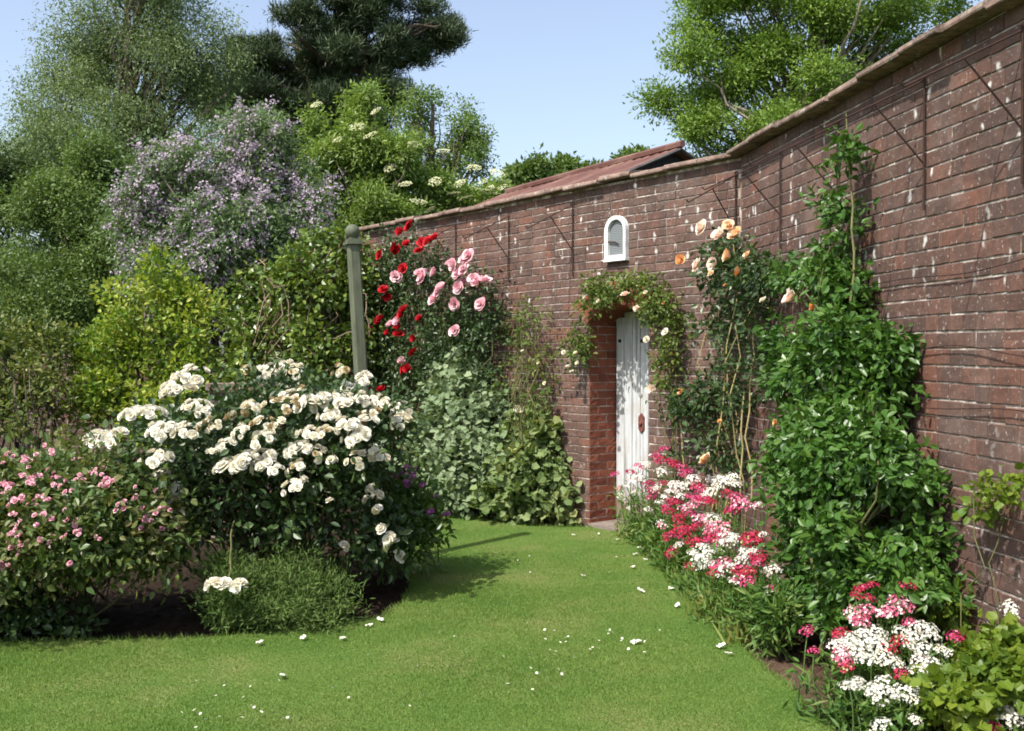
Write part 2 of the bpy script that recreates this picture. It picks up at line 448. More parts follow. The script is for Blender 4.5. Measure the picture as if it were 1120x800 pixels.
def head_mesh(mats, rng, R_=0.05, n=48, fl=0.0085, flat=0.66, name='flower_head'):
    """a sweet william head: a dome of small five-petalled florets"""
    mb = MB()
    for i in range(n):
        th = math.acos(1 - (i + 0.5) / n * 0.95); ph = i * 2.39996 + rng.normal() * 0.25
        d = np.array([math.sin(th) * math.cos(ph), math.sin(th) * math.sin(ph), math.cos(th)])
        v, f = floret(rng, fl * rng.uniform(0.8, 1.2))
        dd = norm(d * np.array([0.7, 0.7, 1]) + rng.normal(size=3) * 0.2)
        mi = 0 if len(mats) == 1 or rng.random() < 0.75 else 1
        mb.add(v @ rotm(dd, rng.random() * 6).T + d * np.array([R_, R_, R_ * flat]) * rng.uniform(0.72, 1.15), f, mi)
    return mb.mesh(name, mats)

# ================================================================== SETTING
def sdf_poly_inside(poly, p):
    x, y = p[:, 0], p[:, 1]; ins = np.zeros(len(p), bool); n = len(poly)
    for i in range(n):
        x1, y1 = poly[i]; x2, y2 = poly[(i + 1) % n]
        c = ((y1 > y) != (y2 > y)) & (x < (x2 - x1) * (y - y1) / (y2 - y1 + 1e-12) + x1)
        ins ^= c
    return ins

m, nt, out = newmat('earth')
v = mapping(nt)
bsdf(nt, out, ramp(nt, noise(nt, 0.4, 8, 0.6, v), [(0.35, (0.045, 0.06, 0.02)), (0.65, (0.075, 0.09, 0.03))]), 0.95, 0.1)
mb = MB(); S_ = 400
mb.add([(-S_, -S_, -0.10), (S_, -S_, -0.10), (S_, S_, -0.10), (-S_, S_, -0.10)], [(0, 1, 2, 3)])
tag(mb.build('ground', m), 'rough earth and grass of the surrounding garden', None, None, 'structure')

# soil of the beds
m, nt, out = newmat('soil')
v = mapping(nt)
c = mix(nt, ramp(nt, noise(nt, 45, 6, 0.7, v), [(0.45, (0, 0, 0)), (0.7, (1, 1, 1))]), (0.055, 0.034, 0.022), (0.15, 0.10, 0.07))
c = mix(nt, ramp(nt, noise(nt, 3, 4, 0.6, v), [(0.4, (0, 0, 0)), (0.65, (1, 1, 1))]), c, (0.12, 0.078, 0.055))
bsdf(nt, out, c, 0.95, 0.1, bump(nt, noise(nt, 60, 6, 0.7, v), 0.9, 0.02))
SOIL = m
SOIL_SHADED = plain('shaded_soil', (0.018, 0.013, 0.009), (0.045, 0.03, 0.02), 30, rough=0.95, spec=0.1, bstr=0.9, bdist=0.02)  # left bed's soil: shade under the roses put into a darker colour

def soil_grid(name, x0, x1, y0, y1, step, seed, mat=None):
    rng = np.random.default_rng(seed)
    nx, ny = int((x1 - x0) / step) + 1, int((y1 - y0) / step) + 1
    X, Y = np.meshgrid(np.linspace(x0, x1, nx), np.linspace(y0, y1, ny))
    Z = -0.045 + 0.014 * np.sin(X * 9 + np.sin(Y * 7) * 2) * np.sin(Y * 8 + np.sin(X * 5)) + rng.normal(size=X.shape) * 0.009
    vv = np.stack([X, Y, Z], -1).reshape(-1, 3)
    i = np.arange(ny - 1)[:, None] * nx + np.arange(nx - 1)[None, :]
    q = np.stack([i, i + 1, i + nx + 1, i + nx], -1).reshape(-1, 4)
    mb = MB(); mb.add(vv, [q])
    return tag(mb.build(name, mat or SOIL, None, None, True), None, None, None, 'structure')
soil_grid('soil', 0.9, 3.0, 0.5, 9.4, 0.025, 1)
soil_grid('soil', -5.2, -0.5, 5.35, 12.5, 0.035, 2, SOIL_SHADED)
soil_grid('soil', -1.6, 1.0, 9.2, 12.6, 0.035, 3)

LAWN = [(-12, 0.3), (1.52, 0.3), (1.46, 2.5), (1.40, 3.9), (1.365, 4.25), (1.33, 4.84), (1.27, 5.45), (1.22, 5.81), (1.16, 6.7), (1.10, 7.58), (1.06, 8.3), (1.06, 9.18),
        (0.72, 9.33), (0.35, 9.33), (0.1, 9.42), (-0.2, 9.7), (-0.5, 10.2), (-0.82, 10.9), (-0.98, 11.2), (-1.02, 10.2), (-0.92, 9.0), (-0.84, 8.0), (-0.70, 7.1), (-0.70, 6.5), (-0.80, 6.1),
        (-1.1, 5.85), (-1.75, 5.66), (-2.84, 5.55), (-5, 5.5), (-12, 5.5)]
m, nt, out = newmat('lawn')
v = mapping(nt)
f1 = noise(nt, 1.3, 5, 0.6, v); f2 = noise(nt, 60, 4, 0.7, v)
c = ramp(nt, f1, [(0.3, (0.07, 0.15, 0.026)), (0.5, (0.12, 0.195, 0.042)), (0.7, (0.23, 0.235, 0.088))])
c = mix(nt, ramp(nt, f2, [(0.4, (0, 0, 0)), (0.75, (1, 1, 1))]), c, (0.055, 0.08, 0.018))
bsdf(nt, out, c, 0.9, 0.1, bump(nt, f2, 0.8, 0.02))
# densify the outline so that the edge wanders a little
rl = np.random.default_rng(3); pl = []
for i in range(len(LAWN)):
    a, b = np.array(LAWN[i]), np.array(LAWN[(i + 1) % len(LAWN)]); n = max(1, int(np.linalg.norm(b - a) / 0.12))
    for k in range(n):
        pl.append(a + (b - a) * k / n + rl.normal(size=2) * 0.008)
from mathutils.geometry import delaunay_2d_cdt
cv_, _, cf_, *_r = delaunay_2d_cdt([Vector(p) for p in pl], [], [list(range(len(pl)))], 1, 1e-5)
bm = bmesh.new()
tv_ = [bm.verts.new((q.x, q.y, 0)) for q in cv_]
for f in cf_: bm.faces.new([tv_[i] for i in f])
bm.normal_update()
for f in bm.faces:
    if f.normal.z < 0: f.normal_flip()
top = [bm.verts.new((x, y, 0)) for x, y in pl]; low = [bm.verts.new((x, y, -0.09)) for x, y in pl]
for i in range(len(pl)):
    j = (i + 1) % len(pl); bm.faces.new((top[i], low[i], low[j], top[j]))
me = bpy.data.meshes.new('lawn'); bm.to_mesh(me); bm.free(); me.materials.append(m)
o = bpy.data.objects.new('lawn', me); COL.objects.link(o); tag(o, 'close mown lawn between the rose bed and the wall', None, None, 'structure')

# grass blades
rg = np.random.default_rng(5)
n = 900000
py_ = np.concatenate([rg.uniform(2.9, 7.0, int(n * .62)), rg.uniform(7.0, 11.2, n - int(n * .62))])
px_ = np.where(rg.random(n) < .78, rg.uniform(-1, 1, n) * py_ * 0.58, rg.uniform(-5.5, 1.6, n))
pp = np.stack([px_, py_], -1)
pp = pp[sdf_poly_inside(LAWN, pp)]
n = len(pp)
pos = np.concatenate([pp, np.zeros((n, 1))], 1)
patch = 0.5 + 0.5 * np.sin(pp[:, 0] * 2.1 + np.sin(pp[:, 1] * 1.7) * 1.5) * np.sin(pp[:, 1] * 2.6 + 1)
h = (0.006 + 0.010 * patch) * rg.uniform(0.5, 1.4, n)
ax = norm(np.stack([rg.normal(size=n) * 0.45, rg.normal(size=n) * 0.45, np.ones(n)], -1))
mb = MB(); leaves(mb, pos, ax, rg.normal(size=(n, 3)), h, rg.uniform(0.0025, 0.0045, n), BLADE)
# ragged edge of the border
e = []
for a, b in zip(pl[:-1], pl[1:]):
    if np.linalg.norm(b - a) < 0.3 and 2.9 < a[1] < 11.3 and a[0] > -5.5:
        k = rg.random((60, 1)); e.append(a * (1 - k) + b * k + rg.normal(size=(60, 2)) * 0.012)
e = np.concatenate(e); n = len(e)
ax = norm(np.stack([rg.normal(size=n) * 0.7, rg.normal(size=n) * 0.7, np.ones(n)], -1))
leaves(mb, np.concatenate([e, np.zeros((n, 1)) - 0.005], 1), ax, rg.normal(size=(n, 3)), rg.uniform(0.015, 0.05, n), rg.uniform(0.003, 0.005, n), BLADE)
tag(mb.build('grass', L['grass']), 'short green blades of the mown lawn', None, None, 'stuff')

# ================================================================== WALL
m, nt, out = newmat('old_brick')
g = nt.nodes.new('ShaderNodeNewGeometry')
v = mapping(nt)
c = ramp(nt, g.outputs['Random Per Island'], [(0.0, (0.088, 0.056, 0.046)), (0.3, (0.108, 0.066, 0.054)), (0.6, (0.124, 0.073, 0.059)), (0.9, (0.142, 0.079, 0.061)), (1.0, (0.165, 0.08, 0.057))])
nz = noise(nt, 26, 6, 0.7, v)
c = mix(nt, 0.55, c, ramp(nt, nz, [(0.3, (0.45, 0.42, 0.42)), (0.7, (1.25, 1.2, 1.15))]), 'MULTIPLY')
# rusty bloom, grey weathering streaks and lime runs, lichen and nail-hole lime spots
c = mix(nt, ramp(nt, noise(nt, 2.2, 5, 0.6, v), [(0.50, (0, 0, 0)), (0.72, (.5, .5, .5))]), c, (0.195, 0.145, 0.125))
vs = mapping(nt, (7, 7, 0.9))
vk = mapping(nt, (4.5, 4.5, 1.1))
c = mix(nt, ramp(nt, noise(nt, 1.0, 5, 0.65, vk), [(0.54, (0, 0, 0)), (0.70, (.7, .7, .7))]), c, (0.17, 0.07, 0.046))
c = mix(nt, ramp(nt, noise(nt, 1.6, 5, 0.65, vk), [(0.50, (0, 0, 0)), (0.66, (.7, .7, .7))]), c, (0.075, 0.052, 0.046))
c = mix(nt, ramp(nt, noise(nt, 1.0, 4, 0.65, vs), [(0.60, (0, 0, 0)), (0.80, (.22, .22, .22))]), c, (0.34, 0.28, 0.25))
c = mix(nt, ramp(nt, noise(nt, 55, 3, 0.6, v), [(0.62, (0, 0, 0)), (0.72, (.6, .6, .6))]), c, (0.5, 0.46, 0.42))
vo = nt.nodes.new('ShaderNodeTexVoronoi'); vo.feature = 'F1'; vo.inputs['Scale'].default_value = 1.0; vo.inputs['Randomness'].default_value = 1.0
wn = nt.nodes.new('ShaderNodeTexNoise'); wn.inputs['Scale'].default_value = 14; wn.inputs['Detail'].default_value = 3
nt.links.new(v, wn.inputs['Vector'])
wm = nt.nodes.new('ShaderNodeVectorMath'); wm.operation = 'MULTIPLY_ADD'; wm.inputs[1].default_value = (.9, .9, .9)
nt.links.new(wn.outputs['Color'], wm.inputs[0]); nt.links.new(mapping(nt, (13.0, 13.0, 6.0)), wm.inputs[2])
nt.links.new(wm.outputs[0], vo.inputs['Vector'])
sp = ramp(nt, vo.outputs['Distance'], [(0.08, (.9, .9, .9)), (0.26, (0, 0, 0))])
sel = nt.nodes.new('ShaderNodeSeparateColor'); nt.links.new(vo.outputs['Color'], sel.inputs[0])
selm = ramp(nt, sel.outputs[0], [(0.46, (0, 0, 0)), (0.70, (1, 1, 1))])
sp = mix(nt, 1.0, sp, selm, 'MULTIPLY')
up = nt.nodes.new('ShaderNodeSeparateXYZ'); nt.links.new(v, up.inputs[0])
mr = nt.nodes.new('ShaderNodeMapRange'); mr.inputs[1].default_value = 1.7; mr.inputs[2].default_value = 2.3
nt.links.new(up.outputs[2], mr.inputs[0])
sp = mix(nt, 1.0, sp, ramp(nt, mr.outputs[0], [(0, (.25, .25, .25)), (1, (1, 1, 1))]), 'MULTIPLY')
c = mix(nt, sp, c, (0.72, 0.70, 0.66))
bsdf(nt, out, c, 0.88, 0.2, bump(nt, noise(nt, 70, 6, 0.7, v), 0.7, 0.004))
BRICK = m
m, nt, out = newmat('lime_mortar')
v = mapping(nt)
c = ramp(nt, noise(nt, 9, 6, 0.65, v), [(0.32, (0.14, 0.10, 0.08)), (0.50, (0.36, 0.30, 0.255)), (0.66, (0.78, 0.74, 0.68))])
c = mix(nt, ramp(nt, noise(nt, 1.3, 4, 0.6, v), [(0.42, (0, 0, 0)), (0.68, (.7, .7, .7))]), c, (0.20, 0.14, 0.115))
bsdf(nt, out, c, 0.95, 0.1, bump(nt, noise(nt, 90, 4, 0.7, v), 0.6, 0.004))
MORTAR = m
m, nt, out = newmat('red_jamb_brick')
g = nt.nodes.new('ShaderNodeNewGeometry'); v = mapping(nt)
c = ramp(nt, g.outputs['Random Per Island'], [(0, (0.17, 0.055, 0.036)), (0.5, (0.235, 0.075, 0.047)), (1, (0.29, 0.10, 0.062))])
c = mix(nt, 0.5, c, ramp(nt, noise(nt, 26, 6, 0.7, v), [(0.3, (0.5, 0.5, 0.5)), (0.7, (1.2, 1.15, 1.1))]), 'MULTIPLY')
bsdf(nt, out, c, 0.85, 0.2, bump(nt, noise(nt, 70, 6, 0.7, v), 0.6, 0.004))
JAMB = m

rb = np.random.default_rng(21)
def brick(mb, o, tu, tv, tn, w, h, d, rng, mi=0, nu=5, nv=2):
    """front of a brick with worn, rounded edges. o = lower left corner of the front, d = how deep its sides go"""
    e = 0.0035
    us = np.concatenate([[0, e], np.linspace(e, w - e, nu)[1:-1], [w - e, w]])
    vs_ = np.concatenate([[0, e], np.linspace(e, h - e, nv + 1)[1:-1], [h - e, h]])
    U, V = np.meshgrid(us, vs_)
    Z = np.zeros_like(U); Z[[0, -1], :] = -e * 0.9; Z[:, [0, -1]] = -e * 0.9
    Z += rng.normal(size=U.shape) * 0.0011
    if rng.random() < 0.22: Z -= np.exp(-((U - rng.random() * w) ** 2 + (V - rng.random() * h) ** 2) / rng.uniform(0.02, 0.05) ** 2) * rng.uniform(0.0015, 0.004)
    jit = rng.normal(size=2) * 0.0012
    vv = np.asarray(o) + (U + jit[0])[..., None] * tu + (V + jit[1])[..., None] * tv + Z[..., None] * tn
    nr, nc = U.shape
    i = np.arange(nr - 1)[:, None] * nc + np.arange(nc - 1)[None, :]
    q = [np.stack([i, i + 1, i + nc + 1, i + nc], -1).reshape(-1, 4)]
    rim = list(range(nc)) + [r * nc + nc - 1 for r in range(1, nr)] + [(nr - 1) * nc + k for k in range(nc - 2, -1, -1)] + [r * nc for r in range(nr - 2, 0, -1)]
    flat = vv.reshape(-1, 3); k = len(rim); b0 = len(flat)
    back = flat[rim] - tn * d
    q.append(np.array([[rim[(j + 1) % k], rim[j], b0 + j, b0 + (j + 1) % k] for j in range(k)]))
    mb.add(np.concatenate([flat, back]), q, mi)

ZU = np.array([0, 0, 1.0])
def t3(T): return np.array([T[0], T[1], 0.0])
D0, D1, SPRING, RISE = 1.01, 1.785, 1.93, 0.14      # door opening along the far section
DC, DH = (D0 + D1) / 2, (D1 - D0) / 2
AR = (DH ** 2 + RISE ** 2) / (2 * RISE); AZ = SPRING + RISE - AR    # arch circle
RING = 0.225
wall = MB()
COURSE = 0.0755
def wave(u, z): return 0.006 * math.sin(u * 0.9 + 1.1) + 0.004 * math.sin(u * 2.3 + z)
def section(sec, umin, umax):
    T, N = (T1, N1) if sec == 1 else (T2, N2)
    tu, tn = t3(T), t3(N)
    z = 0.0; row = 0
    COURSE = 0.0865 if sec == 1 else 0.0755
    flip = np.cross(tu, ZU) @ tn < 0
    while z < WALL_H - 0.02:
        u = umin - (0.11 if row % 2 else 0.0) + (rb.random() * 0.03)
        while u < umax:
            w = 0.222 if rb.random() < 0.72 else 0.108
            a, b = max(u, umin), min(u + w, umax)
            u += w + 0.005
            if b - a < 0.03: continue
            h = COURSE - 0.010
            segs = [(a, b)]
            zc = z + h / 2
            if sec == 2 and zc < SPRING + 0.02:
                segs = []
                if a < D0 - 0.0: segs.append((a, min(b, D0)))
                if b > D1: segs.append((max(a, D1), b))
            elif sec == 2 and zc < AZ + AR + RING + 0.05:
                rr = AR + RING + 0.012
                if abs(zc - AZ) < rr:
                    hw = math.sqrt(rr * rr - (zc - AZ) ** 2)
                    lo, hi = DC - hw, DC + hw
                    # the ring only spans the opening plus its skewbacks
                    lo = max(lo, D0 - 0.12); hi = min(hi, D1 + 0.12)
                    segs = []
                    if a < lo: segs.append((a, min(b, lo)))
                    if b > hi: segs.append((max(a, hi), b))
            for (p, q) in segs:
                if q - p < 0.025: continue
                rec = rb.normal() * 0.0010 - (0.0015 if rb.random() < 0.06 else 0)
                zz = z + wave((p + q) / 2, z)
                if flip: brick(wall, wp(sec, q, zz, 0.0048 + rec), -tu, ZU, tn, q - p, h, 0.03, rb)
                else: brick(wall, wp(sec, p, zz, 0.0048 + rec), tu, ZU, tn, q - p, h, 0.03, rb)
        z += COURSE; row += 1
section(1, 0.004, 7.2)
section(2, 0.004, 7.6)
# mortar face of the near section
def quad(mb, pts, mi): mb.add(pts, [(0, 1, 2, 3)], mi)
quad(wall, [wp(1, 0, -0.2, -0.002), wp(1, 7.2, -0.2, -0.002), wp(1, 7.2, WALL_H, -0.002), wp(1, 0, WALL_H, -0.002)], 1)
# mortar face of the far section round the opening
quad(wall, [wp(2, 0, -0.2, -0.002), wp(2, 0, WALL_H, -0.002), wp(2, D0, WALL_H, -0.002), wp(2, D0, -0.2, -0.002)], 1)
quad(wall, [wp(2, D1, -0.2, -0.002), wp(2, D1, WALL_H, -0.002), wp(2, 7.6, WALL_H, -0.002), wp(2, 7.6, -0.2, -0.002)], 1)
ths = np.linspace(math.pi - math.asin(min(1, DH / AR)) - math.pi / 2, math.asin(min(1, DH / AR)) + math.pi / 2 - 0, 2)
half = math.asin(DH / AR)
arc = [(DC + AR * math.sin(a), AZ + AR * math.cos(a)) for a in np.linspace(-half, half, 13)]
for (u0, z0), (u1, z1) in zip(arc[:-1], arc[1:]):
    quad(wall, [wp(2, u0, z0, -0.002), wp(2, u0, WALL_H, -0.002), wp(2, u1, WALL_H, -0.002), wp(2, u1, z1, -0.002)], 1)
THK = 0.46
# back and ends
for sec, ue in ((1, 7.2), (2, 7.6)):
    quad(wall, [wp(sec, -0.13 if sec == 1 else -0.13, -0.2, -THK), wp(sec, ue, -0.2, -THK), wp(sec, ue, WALL_H, -THK), wp(sec, -0.13, WALL_H, -THK)], 1)
    quad(wall, [wp(sec, ue, -0.2, 0), wp(sec, ue, -0.2, -THK), wp(sec, ue, WALL_H, -THK), wp(sec, ue, WALL_H, 0)], 1)
# reveals (mortar sheets) and their bricks
REV = 0.33
for u in (D0, D1):
    quad(wall, [wp(2, u, -0.2, 0), wp(2, u, -0.2, -REV - 0.1), wp(2, u, SPRING + 0.05, -REV - 0.1), wp(2, u, SPRING + 0.05, 0)], 1)
for u, sgn in ((D0, 1), (D1, -1)):
    z = 0.0; row = 0
    tn = t3(T2) * sgn; tdep = -t3(N2)
    while z < SPRING:
        cuts = [0.0, 0.225, REV + 0.03] if row % 2 else [0.0, 0.112, REV + 0.03]
        for a, b in zip(cuts[:-1], cuts[1:]):
            zz = z + wave(u, z)
            if np.cross(tdep, ZU) @ tn < 0: brick(wall, wp(2, u, zz, -b + 0.008) + tn * 0.006, -tdep, ZU, tn, b - a - 0.011, COURSE - 0.0105, 0.03, rb, 2)
            else: brick(wall, wp(2, u, zz, -a) + tn * 0.006, tdep, ZU, tn, b - a - 0.011, COURSE - 0.0105, 0.03, rb, 2)
        z += COURSE; row += 1
# soffit backing
for (u0, z0), (u1, z1) in zip(arc[:-1], arc[1:]):
    quad(wall, [wp(2, u0, z0, 0), wp(2, u1, z1, 0), wp(2, u1, z1, -REV - 0.1), wp(2, u0, z0, -REV - 0.1)], 1)
W = wall.build('brick_garden_wall', [BRICK, MORTAR, JAMB])
tag(W, 'tall old red brick garden wall with coping and an arched doorway', 'wall')
# arch of bricks on edge
mb = MB()
nvs = 11
for i in range(nvs):
    a0 = -half - 0.05 + (2 * half + 0.1) * i / nvs; a1 = a0 + (2 * half + 0.1) / nvs - 0.011
    am = (a0 + a1) / 2
    rad_d = t3(T2) * math.sin(am) + ZU * math.cos(am); tan_d = t3(T2) * math.cos(am) - ZU * math.sin(am)
    c = wp(2, DC, AZ, 0) + rad_d * (AR + RING / 2 - 0.006) - t3(N2) * (REV / 2 - 0.01 + rb.normal() * 0.003)
    mb.box(c, (a1 - a0) * (AR + 0.1) / 2, REV / 2, RING / 2, np.array([tan_d, t3(N2), rad_d]))
mb.build('door_arch', JAMB, W)
# coping
m = plain('coping_stone', (0.11, 0.07, 0.055), (0.30, 0.21, 0.17), 11, rough=0.9, bstr=0.8, bdist=0.006)
nt = m.node_tree; b_ = [q for q in nt.nodes if q.type == 'BSDF_PRINCIPLED'][0]
lk = b_.inputs['Base Color'].links[0].from_socket; v = mapping(nt)
c = mix(nt, ramp(nt, noise(nt, 16, 5, 0.7, v), [(0.55, (0, 0, 0)), (0.63, (.8, .8, .8))]), lk, (0.36, 0.33, 0.27))
c = mix(nt, ramp(nt, noise(nt, 5, 6, 0.7, v), [(0.5, (0, 0, 0)), (0.7, (.8, .8, .8))]), c, (0.075, 0.06, 0.05))
nt.links.new(c, b_.inputs['Base Color'])
mb = MB()
for sec, ue in ((1, 7.2), (2, 7.6)):
    u = 0.02
    T, N = (T1, N1) if sec == 1 else (T2, N2)
    while u < ue:
        w = rb.uniform(0.36, 0.52)
        dz = rb.normal() * 0.008; ov = (0.12 if sec == 1 else 0.085) + rb.normal() * 0.007
        b = min(u + w, ue)
        n_ = 5
        prof = [(ov, 0.0), (ov + .004, 0.010), (ov, 0.030), (ov - 0.02, 0.043), (-THK / 2, 0.085), (-THK - 0.04, 0.06), (-THK - 0.06, 0.0)]
        vs0 = []
        for uu in (u, b - 0.006):
            for (of, zz) in prof: vs0.append(wp(sec, uu, WALL_H + zz + dz + rb.normal() * 0.002 + 0.006 * math.sin(uu * 0.9 + 1.1), of))
        k = len(prof)
        mb.add(vs0, [np.array([[j, (j + 1) % k, k + (j + 1) % k, k + j] for j in range(k)]), np.array([list(range(k)), [k + j for j in range(k)][::-1]])])
        u = b
# wedge stones closing the bend
cp = [wp(1, 0.02, WALL_H, 0.09), wp(2, 0.02, WALL_H, 0.075), wp(2, 0.02, WALL_H, -THK - .05), wp(1, 0.02, WALL_H, -THK - .05)]
mb.add([p + ZU * 0.003 for p in cp] + [p + ZU * 0.045 for p in cp], [(0, 1, 5, 4), (1, 2, 6, 5), (2, 3, 7, 6), (3, 0, 4, 7), (4, 5, 6, 7)])
mb.build('coping', m, W)

# the door
m, nt, out = newmat('weathered_white_paint')
g = nt.nodes.new('ShaderNodeNewGeometry')
v = mapping(nt, (1, 1, 1)); vs = mapping(nt, (38, 38, 1.1))
c = ramp(nt, noise(nt, 1.0, 5, 0.7, vs), [(0.36, (0.20, 0.19, 0.175)), (0.46, (0.42, 0.43, 0.435)), (0.62, (0.54, 0.565, 0.585))])
c = mix(nt, ramp(nt, noise(nt, 5, 5, 0.7, v), [(0.50, (0, 0, 0)), (0.66, (.75, .75, .75))]), c, (0.40, 0.375, 0.34))
up = nt.nodes.new('ShaderNodeSeparateXYZ'); nt.links.new(v, up.inputs[0])
mr = nt.nodes.new('ShaderNodeMapRange'); mr.inputs[1].default_value = 0.22; mr.inputs[2].default_value = 0.36
nt.links.new(up.outputs[2], mr.inputs[0])
low_ = nt.nodes.new('ShaderNodeMath'); low_.operation = 'ADD'
nt.links.new(mr.outputs[0], low_.inputs[0])
c = mix(nt, ramp(nt, mr.outputs[0], [(0, (1, 1, 1)), (1, (0, 0, 0))]), c, (0.20, 0.15, 0.12))
bsdf(nt, out, c, 0.65, 0.3, bump(nt, noise(nt, 1.0, 6, 0.7, vs), 0.5, 0.004))
PAINT = m
mb = MB()
nb = 7; DW = D1 - D0 - 0.03
for i in range(nb):
    u0 = D0 + 0.015 + DW * i / nb; u1 = u0 + DW / nb - 0.007
    uc = (u0 + u1) / 2
    zt = AZ + math.sqrt(AR ** 2 - (uc - DC) ** 2) - 0.012
    z0 = 0.035 + rb.random() * 0.012
    mb.box(wp(2, uc, (zt + z0) / 2, -REV - 0.02 + rb.normal() * 0.0015), (u1 - u0) / 2, 0.016, (zt - z0) / 2, np.array([t3(T2), t3(N2), ZU]))
quad(mb, [wp(2, D0 + .002, -.05, -REV - 0.034), wp(2, D1 - .002, -.05, -REV - 0.034), wp(2, D1 - .002, SPRING + RISE, -REV - 0.034), wp(2, D0 + .002, SPRING + RISE, -REV - 0.034)], 1)
DARKW = plain('dark_gap', (0.02, 0.018, 0.015), (0.04, 0.035, 0.03), 10)
door = mb.build('door', [PAINT, DARKW], W)
door['label'] = 'weathered white plank door with bare brown foot'
# lock plate: lozenge with long vertical sides, boss and keyhole
m = plain('red_oxide', (0.10, 0.035, 0.03), (0.19, 0.075, 0.06), 30, rough=0.6)
mb = MB(); c0 = wp(2, D0 + 0.085, 0, 0)
lp, _, _ = wallpt(702, 463, -REV + 0.0)
ax = np.array([t3(T2), t3(N2), ZU])
sh = [(0, -0.09), (0.035, -0.055), (0.035, 0.055), (0, 0.09), (-0.035, 0.055), (-0.035, -0.055)]
fr = [lp + ax[0] * a + ZU * b + ax[1] * 0.012 for a, b in sh]; bk = [lp + ax[0] * a * 1.1 + ZU * b * 1.06 - ax[1] * 0.012 for a, b in sh]
mb.add(fr + bk, [np.array([[0, 1, 2, 3, 4, 5]]), np.array([[i, 6 + i, 6 + (i + 1) % 6, (i + 1) % 6] for i in range(6)])])
mb.lathe(lp + ax[1] * 0.010, [(0.022, 0), (0.02, 0.018), (0.0, 0.024)], 10, np.array([ax[0], ZU, ax[1]]))
mb.build('lock_plate', m, door)
for pxb in (678, 702):
    q, _, _ = wallpt(pxb, 373, -REV - 0.002)
    mb = MB(); mb.lathe(q, [(0.018, -0.004), (0.016, 0.01), (0.0, 0.016)], 10, np.array([ax[0], ZU, ax[1]])); mb.build('bolt_head', M['iron'], door)
# stone threshold
mb = MB(); mb.box(wp(2, DC, 0.0, -REV / 2), DH - 0.01, REV / 2 + 0.03, 0.03, ax)
mb.build('threshold', plain('threshold_stone', (0.13, 0.10, 0.085), (0.24, 0.20, 0.17), 12, rough=0.9), W)

# the arched niche window
pb, _, _ = wallpt(676.5, 284.5, 0.0)
uN = (pb[:2] - BEND) @ T2; zb = pb[2]
hw, hh = 0.137, 0.40
def arch_outline(hw, z0, z1, k=14):
    pts = [(-hw, z0)]
    zc = z1 - hw
    for a in np.linspace(math.pi, 0, k): pts.append((hw * math.cos(a), zc + hw * math.sin(a)))
    pts.append((hw, z0)); return pts
WHITE = plain('white_gloss', (0.56, 0.56, 0.54), (0.78, 0.78, 0.77), 16, rough=0.6)
mb = MB()
oo = arch_outline(hw, zb, zb + hh); ii = arch_outline(hw - 0.036, zb + 0.04, zb + hh - 0.036)
rings = [(oo, 0.004), (oo, 0.05), (ii, 0.044), (ii, 0.012)]
k = len(oo); vv = []
for pts_, of in rings:
    for (a, z) in pts_: vv.append(wp(2, uN - a, z, of))
fs = []
for r_ in range(3):
    for j in range(k): fs.append((r_ * k + j, r_ * k + (j + 1) % k, (r_ + 1) * k + (j + 1) % k, (r_ + 1) * k + j))
mb.add(vv, [np.array(fs)])
# sill lip
mb.box(wp(2, uN, zb - 0.007, 0.031), hw + 0.004, 0.027, 0.008, ax)
nic = mb.build('niche_window', WHITE, W)
m, nt, out = newmat('grey_mesh')
v = mapping(nt, (1, 1, 1))
wv = nt.nodes.new('ShaderNodeTexChecker'); wv.inputs['Scale'].default_value = 90; nt.links.new(v, wv.inputs[0])
c = mix(nt, wv.outputs['Fac'], (0.10, 0.11, 0.115), (0.20, 0.215, 0.22))
bsdf(nt, out, c, 0.5, 0.4)
mb = MB(); mb.add([wp(2, uN - a, z, 0.014) for a, z in arch_outline(hw - 0.035, zb + 0.039, zb + hh - 0.035)], [np.array([list(range(k))])]); mb.build('pane', m, nic)
mb = MB(); q = wp(2, uN + 0.02, zb + 0.16, 0.03)
mb.tube([q + t3(T2) * 0.09 + ZU * .01, q, q - t3(T2) * 0.05 - ZU * 0.02], [0.006, 0.007, 0.005], 6)
mb.build('latch', M['iron'], nic)

# ---- iron coping brackets on the wall
brk = [(1122, 30, 'behind the lemon-leaved creeper at the picture edge'), (1014, 84, 'above the bare brick right of the leafy climber'), (919, 133, 'behind the climber\'s tallest shoot'),
       (856, 163, 'left of the climber\'s tallest shoot'), (806, 190, 'at the wall bend above the peach roses'), (628, 225, 'left of the white arched niche window'),
       (558, 237, 'above the honeysuckle'), (500, 247, 'just above the pink climbing roses')]
for i, (px, py, where) in enumerate(brk):
    p, T, N = wallpt(px, py, 0.0)
    p[2] = 3.05; n3 = t3(N)
    b = thing('iron_bracket', p + n3 * 0.02, 'rusty iron coping bracket with sloping arm, ' + where, 'bracket', 'iron brackets along the wall top')
    mb = MB(); mb.tube([p + n3 * 0.022 + ZU * 0.02, p + n3 * 0.022 - ZU * 0.68], 0.0065, 6); mb.build('wall_rod', M['iron'], b)
    mb = MB(); mb.tube([p + n3 * 0.02, p + n3 * 0.58 - ZU * 0.27, p + n3 * .60 - ZU * .25], 0.005, 6); mb.build('arm', M['iron'], b)
    mb = MB(); mb.tube([p + n3 * 0.30 - ZU * 0.135, p + n3 * 0.022 - ZU * 0.44], 0.005, 6); mb.build('brace', M['iron'], b)

